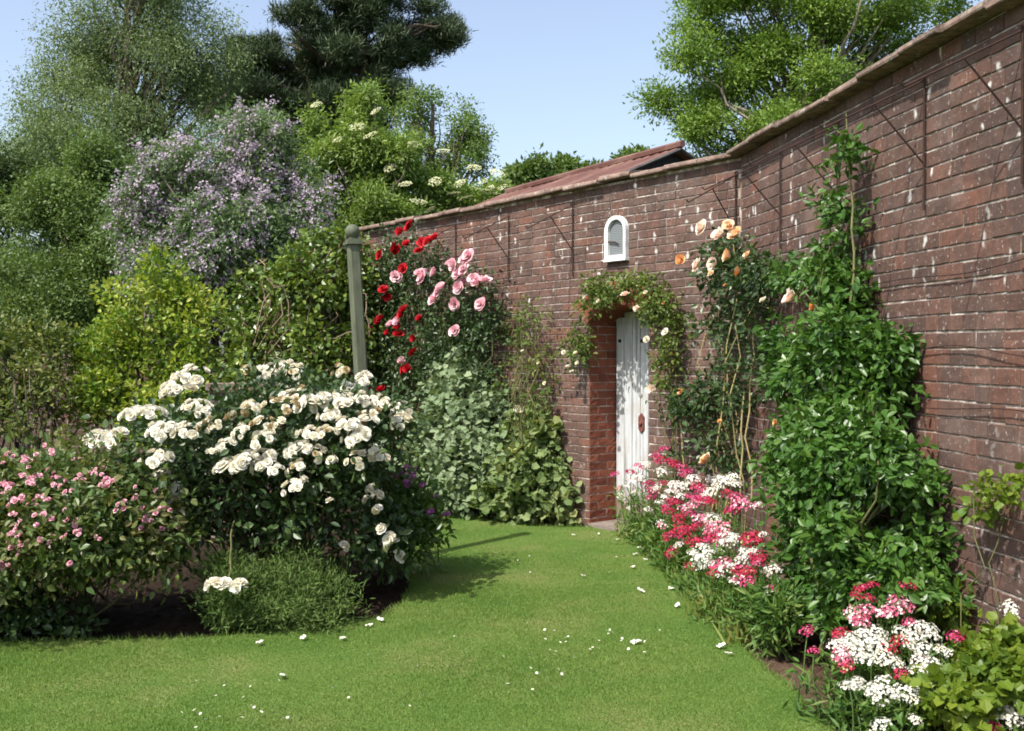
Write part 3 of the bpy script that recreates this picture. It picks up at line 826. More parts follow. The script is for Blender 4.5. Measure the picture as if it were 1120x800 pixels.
# ---- wires on the near wall
for zz, lab, am in ((2.02, 'upper of the thin dark training wires along the bare brickwork', .02), (1.63, 'wavy middle training wire on the brickwork right of the climber', .035), (1.34, 'lowest training wire, sagging towards the picture edge', .02)):
    us = np.linspace(0.9, 4.6, 46)
    pts = [wp(1, u, zz + am * math.sin(u * 4.1 + zz * 7) * math.sin(u * 1.3) , 0.03) for u in us]
    mb = MB(); mb.tube(pts, 0.003, 5)
    tag(mb.build('training_wire', M['iron'], None, pts[0]), lab, 'wire', 'training wires on the near wall')


# ================================================================== PLANTS
def hit(px, py, lobes, dflt=None):
    """where the pixel's ray first meets the plant's lobes"""
    r = ray(px, py); o = np.array([0, 0, EYE]); best = None; near = None
    for c, R_, A, _ in lobes:
        oo = (A @ (o - c)) / R_; dd = (A @ r) / R_
        a = dd @ dd; b = 2 * oo @ dd; q = oo @ oo - 1; D = b * b - 4 * a * q
        t0 = -b / (2 * a)
        miss = (oo + dd * t0) @ (oo + dd * t0)
        if D > 0:
            t = (-b - math.sqrt(D)) / (2 * a)
            if best is None or t < best: best = t
        if near is None or miss < near[0]: near = (miss, t0)
    t = best if best is not None else near[1]
    return o + r * t

def tree(name, label, base, lobes, n, per, cr, leaf, mat, bark, tr, nlimb, seed, cat='tree', group=None, shell=(0.35, 1.0), amp=0.22, tmpl=LEAF4, aspect=0.5, droop=0.1, fork=0.45, upn=0.7, mb=None, sub=8, subf=0.36):
    rng = np.random.default_rng(seed)
    base = np.asarray(base, float)
    t = thing(name, base, label, cat, group)
    fm, pts = foliage_mb(sublobes(lobes, sub, subf, rng), n, per, cr, leaf, rng, shell, amp, tmpl, aspect, droop, 0.05, upn, None, mb)
    fm.build('crown', mat, t)
    top = max(l[0][2] for l in lobes)
    cx = np.average([l[0] for l in lobes], axis=0, weights=[l[3] for l in lobes])
    tp = np.array([cx[0], cx[1], top])
    tm = MB()
    ln = curve(base - ZU * 0.15, tp, 0, 12, rng, 0.10)
    tm.tube(ln, np.linspace(tr, tr * 0.2, 12), 8)
    sel = rng.choice(len(pts), min(nlimb, len(pts)), replace=False)
    H = tp[2] - base[2]
    for i in sel:
        f = np.clip((pts[i][2] - base[2]) / H - 0.18 - 0.15 * rng.random(), fork * 0.5, 0.9)
        a = ln[int(f * 11)]
        r_ = tr * (1 - 0.8 * f) * 0.5
        cv = curve(a, pts[i], 0.08 * np.linalg.norm(pts[i] - a), 9, rng, 0.28)
        tm.tube(cv, np.linspace(r_, r_ * 0.12, 9), 5)
    tm.build('trunk', bark, t)
    return t, pts, rng

def gp(px, Y): return np.array([(px - 560) / FPX * Y, Y, -0.08])

LF = lambda px, py, rx, rz, Y, ry=None, w=None: lobe_px(px, py, Y, rx, rz, ry, w)

# --- trees beyond the garden
tree('tall_tree', 'tall airy grey-green tree with thin branches, left of the dark pine', gp(140, 24),
     [LF(140, 45, 95, 75, 24), LF(75, 95, 52, 38, 24), LF(205, 60, 60, 68, 24), LF(150, -45, 105, 50, 24.5), LF(110, 165, 85, 65, 23.5), LF(175, 150, 70, 60, 24), LF(50, 165, 40, 44, 24), LF(85, 230, 90, 60, 24), LF(200, 240, 70, 60, 24)],
     2500, 70, 0.32, 0.085, L['willow'], M['bark'], 0.24, 130, 101, droop=0.5, aspect=0.36, amp=0.3, sub=15, subf=0.34)
tree('broadleaf_tree', 'dark green broadleaf tree cut by the left edge of the photo', gp(-20, 19),
     [LF(8, 205, 48, 58, 19), LF(-30, 265, 60, 80, 19), LF(15, 320, 45, 60, 18.6), LF(-80, 200, 70, 70, 19.5)], 1300, 64, 0.26, 0.075, L['darktree'], M['bark'], 0.2, 30, 102, sub=14)
tree('bushy_tree', 'mid green bushy tree standing left of the lilac-flowered shrub', gp(85, 16),
     [LF(70, 245, 58, 58, 16), LF(115, 215, 48, 55, 16.3), LF(45, 320, 62, 55, 15.7), LF(125, 290, 52, 62, 15.8), LF(10, 360, 50, 45, 15.6), LF(90, 360, 60, 45, 15.5)], 2300, 64, 0.21, 0.06, L['midtree'], M['bark'], 0.14, 40, 103, sub=16)

# pine: flat plates of needle tufts
def needle_mb(lobes, n, rng, tuft, k=16):
    pts, out, _ = sample_lobes(lobes, n, rng, (0.15, 1.0), 0.3)
    ii = np.repeat(np.arange(n), k)
    d = norm(rng.normal(size=(len(ii), 3)) * 0.75 + out[ii] * 0.8 + np.array([0, 0, 0.55]))
    p = pts[ii] + rng.normal(size=(len(ii), 3)) * tuft * 0.45
    mb = MB(); leaves(mb, p, d, rng.normal(size=p.shape), tuft * rng.uniform(.7, 1.3, len(p)), tuft * 0.16, BLADE)
    return mb, pts
rng = np.random.default_rng(104)
pl_ = [LF(345, 45, 48, 26, 28, 1.6), LF(420, 18, 58, 22, 28, 1.6), LF(468, 38, 44, 15, 28, 1.0), LF(300, 82, 50, 30, 28.5, 1.6), LF(385, 72, 52, 25, 28, 1.6), LF(258, 105, 44, 34, 28.5, 1.5), LF(285, 70, 34, 24, 28.5, 1.5), LF(490, 34, 26, 11, 28, .8),
       LF(435, 62, 36, 20, 28, 1.2), LF(385, -18, 60, 25, 28, 1.6), LF(335, 112, 62, 28, 28, 1.6), LF(410, 108, 36, 22, 28, 1.3), LF(300, 140, 60, 40, 28, 1.5), LF(380, 140, 50, 30, 28, 1.5), LF(390, -60, 45, 25, 28, 1.3)]
t = thing('pine_tree', gp(355, 28), 'tall dark pine tree against the sky', 'tree')
mb, pts = needle_mb(sublobes(pl_, 13, .36, rng, (.45, 1.05)), 8500, rng, 0.19, 20)
mb.build('crown', L['pine'], t)
tm = MB(); ln = curve(np.array(t.location), P(375, -60, 28), 0, 12, rng, 0.06); tm.tube(ln, np.linspace(0.34, 0.06, 12), 8)
for c, r_, A, _ in pl_:
    for _k in range(4):
        a = ln[int(np.clip((c[2] - 0.6) / ln[-1][2], 0.2, 0.95) * 11)]
        tm.tube(curve(a, c + rng.normal(size=3) * r_ * 0.5, 0.03, 8, rng, 0.25), np.linspace(0.10, 0.02, 8), 5)
tm.build('trunk', M['bark'], t)

tree('spreading_tree', 'light green spreading tree peeping out right of the pine', gp(470, 24),
     [LF(475, 135, 50, 38, 24), LF(518, 165, 28, 24, 24), LF(455, 178, 60, 38, 24), LF(450, 115, 26, 20, 24), LF(505, 190, 36, 22, 24)], 330, 50, 0.22, 0.085, L['oak'], M['bark'], 0.2, 60, 105, amp=0.3, sub=9, subf=.34)
tree('ash_tree', 'large bright green tree rising behind the wall', gp(900, 18),
     [LF(800, 62, 62, 50, 18), LF(752, 112, 40, 42, 18), LF(770, 25, 34, 34, 18.3), LF(860, 30, 70, 50, 18), LF(925, 82, 52, 58, 18.5), LF(985, 20, 52, 36, 18), LF(800, 140, 66, 30, 17.8), LF(868, 108, 62, 50, 18),
      LF(895, -45, 130, 45, 18), LF(1035, -10, 36, 26, 18), LF(1000, 70, 30, 40, 18.5), LF(950, 130, 60, 50, 18.5)],
     1700, 76, 0.22, 0.08, L['ash'], M['bark_pale'], 0.2, 130, 106, amp=0.34, aspect=0.42, shell=(0.3, 1.0), sub=9, subf=.33)
for i, (a, lab) in enumerate([([LF(592, 196, 30, 16, 70), LF(572, 205, 18, 10, 70)], 'distant rounded tree above the wall, left of the shed roof'), ([LF(630, 190, 25, 13, 74), LF(645, 196, 26, 12, 74)], 'distant green tree behind the middle of the shed roof'),
                              ([LF(688, 176, 16, 8, 80), LF(700, 182, 18, 9, 80)], 'small distant tree by the shed roof ridge')]):
    tree('distant_tree', lab, gp(590 + 40 * i, a[0][0][1]), a, 330, 26, 0.45, 0.42, L['midtree'], M['bark'], 0.3, 8, 110 + i, 'tree', 'far trees beyond the wall')

# --- shed behind the wall
rngs = np.random.default_rng(9)
apex = P(743, 162, 10.5)
u3 = norm(np.array([-.523, .853, 0])); n3 = np.array([-u3[1], u3[0], 0])
eave_z = 3.30
m, nt, out = newmat('rusty_corrugated_iron')
v = mapping(nt)
c = ramp(nt, noise(nt, 2.2, 6, 0.65, v), [(0.3, (0.075, 0.035, 0.028)), (0.5, (0.13, 0.06, 0.047)), (0.72, (0.20, 0.125, 0.10))])
bsdf(nt, out, c, 0.7, 0.3, bump(nt, noise(nt, 20, 4, 0.6, v), 0.4, 0.01))
shed = thing('shed', np.array([apex[0], apex[1], -0.08]), 'shed behind the wall with a rusty corrugated iron roof', 'shed')
LEN = 3.5; FR = 1.15
mb = MB(); nU = 160
us = np.linspace(0, LEN, nU)
for side, sg in (('front', 1), ('back', -1)):
    e = []
    for k_, (dn, dz) in enumerate(((0.0, 0.0), (FR * 0.5, -(apex[2] - eave_z) * .5), (FR, -(apex[2] - eave_z)))):
        for i_, u_ in enumerate(us):
            sheet = int(u_ / 0.7)
            e.append(apex + u3 * u_ + n3 * dn * sg + ZU * (dz + 0.016 * math.sin(u_ * 2 * math.pi / 0.15) + 0.01 * ((sheet * 7) % 3 - 1)))
    i = np.arange(2)[:, None] * nU + np.arange(nU - 1)[None, :]
    mb.add(e, [np.stack([i, i + 1, i + nU + 1, i + nU], -1).reshape(-1, 4)])
mb.build('roof', m, shed)
mb = MB(); mb.tube([apex - u3 * 0.05 + ZU * 0.03, apex + u3 * LEN + ZU * 0.03], 0.04, 6); mb.build('ridge_cap', m, shed)
mb = MB()
a0 = apex + u3 * 0.10
gl = [a0 - ZU * 0.04, a0 + n3 * FR * .95 + ZU * (eave_z - apex[2] - 0.01), a0 + n3 * FR * .95 - ZU * (apex[2] + .1), a0 - n3 * FR * .95 - ZU * (apex[2] + .1), a0 - n3 * FR * .95 + ZU * (eave_z - apex[2] - 0.01)]
mb.add(gl, [(0, 1, 2, 3, 4)]); b0 = [p + u3 * (LEN - 0.2) for p in gl]; mb.add(b0, [(4, 3, 2, 1, 0)])
mb.add([gl[1], gl[2], b0[2], b0[1]], [(0, 1, 2, 3)]); mb.add([gl[4], gl[3], b0[3], b0[4]], [(3, 2, 1, 0)])
mb.build('wall', plain('dark_boards', (0.012, 0.013, 0.016), (0.03, 0.03, 0.035), 6, stretch=(6, 6, .5)), shed)  # near-black boards on all sides of the shed
mb = MB()
for sg in (1, -1):
    p0, p1 = apex - u3 * 0.02 - ZU * 0.02, apex - u3 * 0.02 + n3 * sg * FR + ZU * (eave_z - apex[2] - 0.02)
    mb.tube([p0, p1], 0.018, 4)
mb.build('barge_board', plain('grey_board', (0.05, 0.045, 0.045), (0.1, 0.09, 0.085), 8), shed)

# --- elder with flat cream umbels
el = [LF(425, 165, 52, 50, 15), LF(380, 190, 52, 50, 15), LF(468, 212, 44, 26, 15), LF(400, 120, 26, 32, 15), LF(522, 222, 30, 15, 15), LF(540, 212, 20, 8, 15), LF(355, 235, 45, 40, 14.6), LF(420, 225, 60, 26, 14.6), LF(350, 165, 26, 36, 15)]
t, pts, rng = tree('elder_tree', 'light green elder with flat cream flower heads hanging over the wall end', gp(400, 15), el, 1300, 46, 0.15, 0.072, L['elder'], M['bark_pale'], 0.1, 70, 120, sub=12, subf=.3, amp=0.32, aspect=0.42, tmpl=LEAF6)
ums = []
for k in range(3):
    mb = MB()
    for i in range(95):
        rr = math.sqrt(rng.random()); th = rng.random() * 6.3
        v, f = floret(rng, 0.11); mb.add(v + np.array([rr * math.cos(th), rr * math.sin(th), 0.18 * (1 - rr * rr) + rng.normal() * 0.03]), f)
    ums.append(mb.mesh('flower_umbel', F['umbel']))
for (px, py) in [(454, 165), (443, 178), (414, 129), (520, 190), (545, 196), (512, 223), (505, 207), (460, 227), (487, 172), (530, 205), (553, 205), (498, 218), (538, 212), (430, 190), (478, 205), (408, 155), (466, 188), (394, 146), (446, 208), (372, 160), (350, 122), (525, 214), (472, 236), (548, 213)]:
    p = hit(px, py, el) + np.array([-.02, -.12, .06])
    place('flower_umbel', ums[rng.integers(3)], t, p, face_rot(norm(np.array([rng.normal() * .3 - .15, -0.55 + rng.normal() * .25, 0.8])), rng.random() * 6), rng.uniform(0.075, 0.13))

# --- lilac-flowered shrub
li = [LF(232, 205, 78, 60, 13), LF(285, 160, 48, 40, 13.2), LF(172, 225, 45, 52, 13), LF(300, 220, 52, 60, 13), LF(205, 295, 62, 55, 12.7), LF(320, 285, 42, 45, 12.8), LF(255, 270, 60, 50, 12.6), LF(150, 260, 26, 40, 13)]
rng = np.random.default_rng(130)
t = thing('flowering_shrub', gp(240, 13), 'big arching shrub smothered in lilac-mauve flowers', 'shrub')
lis = sublobes(li, 18, .36, rng)
fm, pts = foliage_mb(lis, 2300, 34, 0.16, 0.075, rng, (0.4, 1.0), 0.25, LEAF4, 0.36, 0.3)
fm.build('foliage', L['lilac'], t)
mb = MB()
p2, o2, _ = sample_lobes(lis, 4600, rng, (0.8, 1.15), 0.2)
k = (np.sin(p2[:, 0] * 5) + np.sin(p2[:, 2] * 6 + p2[:, 0] * 3) + rng.normal(size=len(p2)) * 0.8) > -1.1
p2, o2 = p2[k], o2[k]
p2, o2 = p2[::2], o2[::2]
ii = np.repeat(np.arange(len(p2)), 30)
axd = norm(o2 * .7 + rng.normal(size=p2.shape) * .5 - np.array([0, 0, .35]))
q = p2[ii] + axd[ii] * (rng.random((len(ii), 1)) * .30 - .08) + rng.normal(size=(len(ii), 3)) * .028
leaves(mb, q, norm(rng.normal(size=q.shape)), norm(rng.normal(size=q.shape) * .6 + o2[ii] + np.array([0, 0, .6])), 0.034, 0.036, LEAF4)
tag(mb.build('blossom', L['lilacfl'], t), 'mauve blossom', None, None, 'stuff')
stems_mb(np.array(t.location), pts, rng, 0.03, 0.008, 60, 0.3, 0.1).build('stem', M['bark'], t)

# --- ivy and dead stems over the old end of the wall
iv = [LF(335, 325, 48, 50, 11.8), LF(366, 290, 28, 44, 12.0), LF(362, 385, 34, 46, 11.4), LF(305, 370, 42, 48, 11.8), LF(385, 330, 22, 60, 11.9), LF(280, 330, 36, 45, 12.2), LF(270, 400, 40, 40, 11.8)]
rng = np.random.default_rng(140)
t = thing('ivy_thicket', gp(335, 11.8), 'tangled ivy thicket with bare brown stems left of the post', 'ivy')
fm, pts = foliage_mb(sublobes(iv, 8, .38, rng), 620, 26, 0.17, 0.07, rng, (0.6, 1.0), 0.3, LEAF6, 0.85, 0.3); fm.build('foliage', L['ivy'], t)
mb = MB()
for i in range(170):
    a, b = pts[rng.integers(len(pts))], pts[rng.integers(len(pts))]
    if np.linalg.norm(a - b) < 1.1: mb.tube(curve(a + np.array([0, -.1, 0]), b + np.array([0, -.1, -.1]), rng.normal() * 0.2, 8, rng, 0.5), np.linspace(0.009, 0.004, 8), 4)
stems_mb(np.array(t.location), pts, rng, 0.016, 0.006, 60, 0.35, 0.05, mb=mb)
mb.build('stem', M['dead'], t)

# --- brickwork glimpsed at the left
rw = np.random.default_rng(31)
def small_wall(name, label, a, b, h, thick, cat='wall', capm=None):
    a, b = np.asarray(a, float), np.asarray(b, float)
    T = norm(b - a); tn = np.array([T[1], -T[0], 0.0])
    if tn[1] > 0: tn = -tn
    tu = np.array([T[0], T[1], 0.0]); Ln = np.linalg.norm(b - a)
    A = np.array([a[0], a[1], 0.0])
    mb = MB(); mb.box(A + tu * Ln / 2 - tn * thick / 2 + ZU * (h / 2 - 0.1), Ln / 2, thick / 2, h / 2 + 0.1, np.array([tu, tn, ZU]), 1)
    z = 0; row = 0
    flip = np.cross(tu, ZU) @ tn < 0
    while z < h - 0.06:
        u = -0.11 * (row % 2)
        while u < Ln:
            p, q = max(u, 0), min(u + 0.222, Ln)
            if q - p > 0.04:
                if flip: brick(mb, A + tu * q + ZU * z + tn * 0.006, -tu, ZU, tn, q - p, COURSE - .0105, 0.03, rw, 0, 3, 1)
                else: brick(mb, A + tu * p + ZU * z + tn * 0.006, tu, ZU, tn, q - p, COURSE - .0105, 0.03, rw, 0, 3, 1)
            u += 0.233
        z += COURSE; row += 1
    o = mb.build(name, [BRICK, MORTAR], None, A)
    tag(o, label, cat)
    mb = MB(); mb.box(A + tu * Ln / 2 - tn * thick / 2 + ZU * (h + 0.025), Ln / 2 + 0.03, thick / 2 + 0.04, 0.03, np.array([tu, tn, ZU]))
    mb.build('coping', bpy.data.materials['coping_stone'], o)
    return o
small_wall('brick_boundary_wall', 'lower brick wall glimpsed through the yellow-green shrubs at far left', (-3.2, 14.0), (-11.0, 13.0), 1.58, 0.24)
small_wall('brick_wall_stub', 'low red brick wall stub with pale capping behind the white roses', (-2.72, 8.95), (-1.95, 9.2), 1.30, 0.24)
mb = MB(); a, b = P(258, 449, 8.75), P(328, 418, 8.6); d = norm(b - a); s_ = norm(np.cross(d, ZU)); mb.box((a + b) / 2, np.linalg.norm(b - a) / 2, 0.022, 0.03, np.array([d, s_, np.cross(s_, d)]))
mb.tube([b - d * 0.1 - ZU * 0.02, np.array([b[0], b[1], -0.08])], 0.022, 6)
tag(mb.build('wooden_rail', plain('bleached_wood', (0.35, 0.30, 0.24), (0.50, 0.44, 0.36), 14), None, (a + b) / 2), 'sloping bleached wooden rail in front of the brick stub', 'rail')

# --- variegated shrubs
for (nm, lab, gx, gy, lb, nn, sd) in [
    ('variegated_shrub', 'tall rounded yellow and green variegated shrub left of centre', 165, 9.6, [LF(165, 340, 60, 50, 9.6), LF(125, 390, 46, 50, 9.5), LF(205, 395, 40, 58, 9.6), LF(150, 435, 75, 55, 9.4), LF(200, 345, 34, 40, 9.7)], 640, 150),
    ('variegated_shrub', 'shorter loose yellow-green variegated shrub at the left edge', 30, 9.0, [LF(45, 405, 42, 48, 9.2), LF(5, 400, 45, 55, 9.2), LF(55, 460, 55, 40, 9.0), LF(-20, 450, 50, 50, 9.0), LF(0, 375, 30, 20, 9.4), LF(70, 385, 24, 26, 9.4)], 230, 151)]:
    rng = np.random.default_rng(sd)
    t = thing(nm, gp(gx, gy), lab, 'shrub', 'variegated shrubs')
    fm, pts = foliage_mb(sublobes(lb, 11, .36, rng), nn, 24, 0.11, 0.055, rng, (0.35, 1.0), 0.28, LEAF6, 0.6, -0.25); fm.build('foliage', L['varieg'] if sd == 150 else L['olive'], t)
    stems_mb(np.array(t.location), pts, rng, 0.014, 0.004, 50, 0.2, 0.05).build('stem', M['bark'], t)

# --- the green post
a, b = P(396, 430, 7.6), P(386.5, 268, 7.6)
d = norm(b - a); foot = a - d * (a[2] + 0.3) / d[2]
PG = plain('faded_green_paint', (0.07, 0.082, 0.05), (0.135, 0.145, 0.098), 9, rough=0.7, stretch=(3, 3, .6))
t = thing('garden_post', np.array([foot[0] , foot[1], -0.05]), 'leaning grey-green timber post with square cap and ball finial', 'post')
x_ = norm(np.cross(d, np.array([-.45, 1, 0]))); y_ = np.cross(d, x_); AX = np.array([x_, y_, d])
w_ = 0.047; ch = 0.014
oct_ = [(w_, w_ - ch), (w_ - ch, w_), (-w_ + ch, w_), (-w_, w_ - ch), (-w_, -w_ + ch), (-w_ + ch, -w_), (w_ - ch, -w_), (w_, -w_ + ch)]
mb = MB(); vv = []
for (pp_, sc) in ((foot, 1.02), (b, .94)): vv += [pp_ + x_ * p * sc + y_ * q * sc for p, q in oct_]
mb.add(vv, [np.array([[i, (i + 1) % 8, 8 + (i + 1) % 8, 8 + i] for i in range(8)]), np.array([[8 + i for i in range(8)]])]); mb.build('shaft', PG, t)
mb = MB(); mb.box(b + d * 0.012, 0.061, 0.061, 0.012, AX); mb.box(b + d * 0.032, 0.05, 0.05, 0.0085, AX); mb.build('cap', PG, t)
mb = MB(); r_ = 0.056; mb.lathe(b + d * 0.04, [(0.03, 0), (0.034, 0.012)] + [(r_ * math.sin(q), 0.060 - r_ * math.cos(q)) for q in np.linspace(0.5, math.pi, 12)], 20, AX); mb.build('ball_finial', PG, t, None, True)

# ================================================================== climbers on the wall
ROSES = {k: rose_meshes(F[k], 5, np.random.default_rng(400 + i), False, (0.4, 1.1)) for i, k in enumerate(['red', 'rosepink', 'peach', 'peachpale', 'orange', 'white', 'cream'])}

def front_of_wall(sec_off):
    def f(p):
        d1 = (p[:, :2] - BEND) @ N1; d2 = (p[:, :2] - BEND) @ N2
        return np.maximum(d1, d2) * 0 + np.minimum(d1, d2) > sec_off
    return f
INFRONT = front_of_wall(0.015)

def climber(name, label, basepx, lobes, n, per, cr, leaf, mat, blooms, seed, cat, group=None, nst=24, bl=0.10, stem='cane', tmpl=LEAF6, aspect=0.6, off=0.32, shell=(0.2, 1.0), amp=0.28, sr=0.007, extra=None, base_off=0.12, bname='bloom', droop=0.3, sag=0.06, wob=0.35):
    rng = np.random.default_rng(seed)
    bp, T, N = wallpt(basepx[0], basepx[1], base_off); bp[2] = -0.04
    t = thing(name, bp, label, cat, group)
    fm, pts = foliage_mb(lobes, n, per, cr, leaf, rng, shell, amp, tmpl, aspect, droop, 0.02, 0.5, INFRONT)
    fm.build('foliage', mat, t)
    sm = stems_mb(bp, pts, rng, sr, 0.003, nst, 0.08, sag, 8, None, wob)
    if extra: extra(sm, rng, bp)
    sm.build('stem', M[stem], t)
    for (px, py, kind, size) in blooms:
        p, T, N = wallpt(px, py, off + rng.normal() * 0.03)
        d = norm(np.array([N[0] * .75 + rng.normal() * 0.3 - 0.1, N[1] * .75 + rng.normal() * 0.3 - 0.25, 0.55 + rng.normal() * 0.3]))
        place(bname, ROSES[kind][rng.integers(5)], t, p, face_rot(d, rng.random() * 6), size * rng.uniform(.9, 1.1))
    return t, pts, rng

rb1 = [(449, 250), (437, 276), (446, 270), (459, 277), (463, 267), (477, 262), (417, 280), (442, 295), (420, 319), (443, 341), (418, 350), (426, 366), (438, 360), (461, 351), (455, 371), (454, 387), (402, 363),
       (447, 405), (417, 428), (410, 440), (408, 425), (451, 247), (434, 272), (424, 324), (441, 346), (414, 354), (436, 368), (440, 256), (470, 266), (443, 404)]
climber('climbing_rose', 'climbing rose with deep red blooms on the wall right of the post', (440, 540),
        [wall_lobe(428, 330, 26, 66, .24, .2), wall_lobe(440, 285, 28, 36, .22, .18), wall_lobe(455, 395, 36, 46, .26, .2), wall_lobe(418, 400, 24, 56, .24, .2), wall_lobe(470, 290, 20, 26, .2, .15), wall_lobe(470, 350, 26, 40, .22, .2), wall_lobe(430, 460, 36, 50, .26, .2)],
        330, 20, .13, .052, L['rose'], [(x, y, 'red', .15) for x, y in rb1], 201, 'climbing rose', 'climbing roses', 40, off=.46)
rb2 = [(434, 304), (461, 301), (463, 305), (478, 300), (493, 292), (502, 301), (510, 285), (514, 281), (509, 296), (519, 306), (531, 309), (503, 315), (481, 320), (476, 329), (499, 332), (527, 334), (499, 363), (429, 357), (441, 397), (437, 353), (524, 310), (497, 290), (506, 312), (484, 317)]
climber('climbing_rose', 'climbing rose with pale pink double blooms beside the red rose', (515, 560),
        [wall_lobe(500, 315, 36, 30, .2, .16), wall_lobe(518, 355, 28, 40, .2, .17), wall_lobe(495, 370, 30, 40, .2, .17), wall_lobe(535, 350, 16, 22, .16, .12), wall_lobe(520, 400, 26, 30, .2, .15), wall_lobe(480, 400, 30, 40, .22, .18)],
        250, 18, .12, .05, L['rose'], [(x, y, 'rosepink', .16) for x, y in rb2], 202, 'climbing rose', 'climbing roses', 34, off=.42)
climber('honeysuckle', 'thin straggling honeysuckle with lemon flowers on the wall between rose and door', (583, 565),
        [wall_lobe(580, 362, 24, 34, .12, .09), wall_lobe(570, 405, 20, 34, .12, .09), wall_lobe(595, 400, 14, 40, .1, .08), wall_lobe(560, 350, 14, 14, .1, .06), wall_lobe(585, 440, 16, 20, .1, .06)],
        80, 14, .085, .045, L['honey'], [(590, 398, 'cream', .06), (572, 385, 'cream', .05), (596, 420, 'cream', .05), (566, 448, 'cream', .08), (572, 452, 'cream', .08)], 203, 'climber', None, 22, aspect=.5, off=.22)
def arch_stems(sm, rng, bp):
    for way in ([(738, 560), (727, 470), (713, 405), (716, 345)], [(740, 560), (735, 450), (734, 360), (712, 322), (680, 312), (650, 318), (636, 345)], [(739, 560), (738, 470), (730, 380), (722, 335), (692, 318), (660, 322)], [(660, 316), (640, 330), (630, 365), (628, 405)], [(652, 312), (634, 350), (622, 390)]):
        q = np.array([wallpt(x, y, .10)[0] for x, y in way])
        q = np.concatenate([curve(a, b, 0, 6, rng, .1)[(0 if i == 0 else 1):] for i, (a, b) in enumerate(zip(q[:-1], q[1:]))])
        if way[0][1] == 560: q[0, 2] = -.05
        sm.tube(q, np.linspace(.0075, .0035, len(q)), 5)
climber('climbing_rose', 'buff yellow climbing rose arching over the white door', (738, 540),
        [wall_lobe(664, 322, 24, 16, .14, .1), wall_lobe(692, 314, 28, 13, .14, .11), wall_lobe(716, 334, 18, 18, .15, .12), wall_lobe(642, 335, 12, 18, .12, .08), wall_lobe(628, 382, 13, 26, .12, .08), wall_lobe(732, 395, 12, 46, .13, .1), wall_lobe(735, 350, 13, 24, .14, .1), wall_lobe(650, 310, 12, 8, .12, .08)],
        165, 17, .075, .045, L['honey'], [(698, 340, 'peachpale', .10), (684, 324, 'peachpale', .10), (707, 322, 'cream', .06), (729, 364, 'white', .085), (708, 372, 'cream', .07), (715, 405, 'cream', .04), (714, 427, 'peachpale', .12), (745, 429, 'orange', .07), (736, 387, 'orange', .035), (726, 332, 'orange', .04), (699, 311, 'cream', .06),
          (630, 388, 'cream', .06), (622, 402, 'cream', .06), (617, 386, 'cream', .05), (633, 398, 'cream', .07), (640, 326, 'cream', .04), (655, 330, 'cream', .05), (626, 408, 'cream', .06)],
        204, 'climbing rose', 'climbing roses', 0, off=.22, extra=arch_stems, sag=0.02, wob=.15)
def peach_stems(sm, rng, bp):
    for (x0, y0, x1, y1) in ((806, 545, 814, 430), (815, 545, 823, 360), (748, 545, 745, 450)):
        a, _, _ = wallpt(x0, y0, .2); b, _, _ = wallpt(x1, y1, .16); sm.tube(curve(a, b, .0, 7, rng, .12), .0055, 5)
climber('climbing_rose', 'tall climbing rose with large peach blooms right of the door', (790, 560),
        [wall_lobe(800, 300, 32, 26, .2, .16), wall_lobe(786, 345, 20, 36, .18, .14), wall_lobe(834, 300, 26, 18, .16, .12), wall_lobe(765, 440, 22, 26, .18, .14), wall_lobe(796, 425, 24, 46, .18, .14), wall_lobe(745, 455, 20, 20, .16, .12), wall_lobe(778, 490, 44, 28, .2, .16), wall_lobe(838, 385, 14, 40, .12, .08), wall_lobe(790, 270, 20, 16, .2, .12), wall_lobe(820, 340, 20, 26, .14, .1)],
        270, 17, .09, .05, L['rose'], [(770, 251, 'peachpale', .17), (789, 261, 'peachpale', .16), (797, 248, 'peach', .09), (806, 260, 'peach', .13), (746, 285, 'orange', .12), (765, 291, 'peachpale', .13), (784, 290, 'peachpale', .14), (800, 282, 'peach', .13), (810, 298, 'orange', .1), (870, 329, 'peachpale', .16), (892, 336, 'orange', .09), (836, 330, 'cream', .07), (776, 506, 'peach', .16), (850, 463, 'orange', .06), (818, 280, 'peach', .08), (778, 300, 'peach', .06), (794, 314, 'orange', .045), (788, 462, 'orange', .05)],
        205, 'climbing rose', 'climbing roses', 11, extra=peach_stems, off=.40, stem='cane_pale')

# the big leafy climber
cl = [wall_lobe(922, 645, 44, 46, .40, .24), wall_lobe(945, 588, 48, 56, .38, .28), wall_lobe(896, 575, 27, 66, .38, .24), wall_lobe(928, 495, 54, 60, .32, .26), wall_lobe(908, 405, 40, 60, .28, .22), wall_lobe(955, 400, 30, 46, .2, .16), wall_lobe(935, 450, 44, 40, .26, .2), wall_lobe(902, 315, 28, 50, .22, .16),
      wall_lobe(908, 240, 17, 46, .18, .1), wall_lobe(926, 170, 6, 44, .16, .05), wall_lobe(866, 490, 18, 55, .28, .14), wall_lobe(858, 400, 16, 44, .24, .12), wall_lobe(985, 520, 18, 26, .22, .15), wall_lobe(980, 430, 9, 24, .14, .07), wall_lobe(990, 600, 16, 44, .26, .16), wall_lobe(868, 300, 12, 16, .16, .08)]
cl = [(c_, r_, a_, w_ * (0.30 if i in (8, 9) else 0.7 if i in (7, 15) else 1)) for i, (c_, r_, a_, w_) in enumerate(cl)]
rsub = np.random.default_rng(66)
cl = sum([[(q[0], q[1], q[2], l[3] / 7) for q in sublobes([l], 7, .45, rsub, (.3, .95))] for i, l in enumerate(cl)], [])
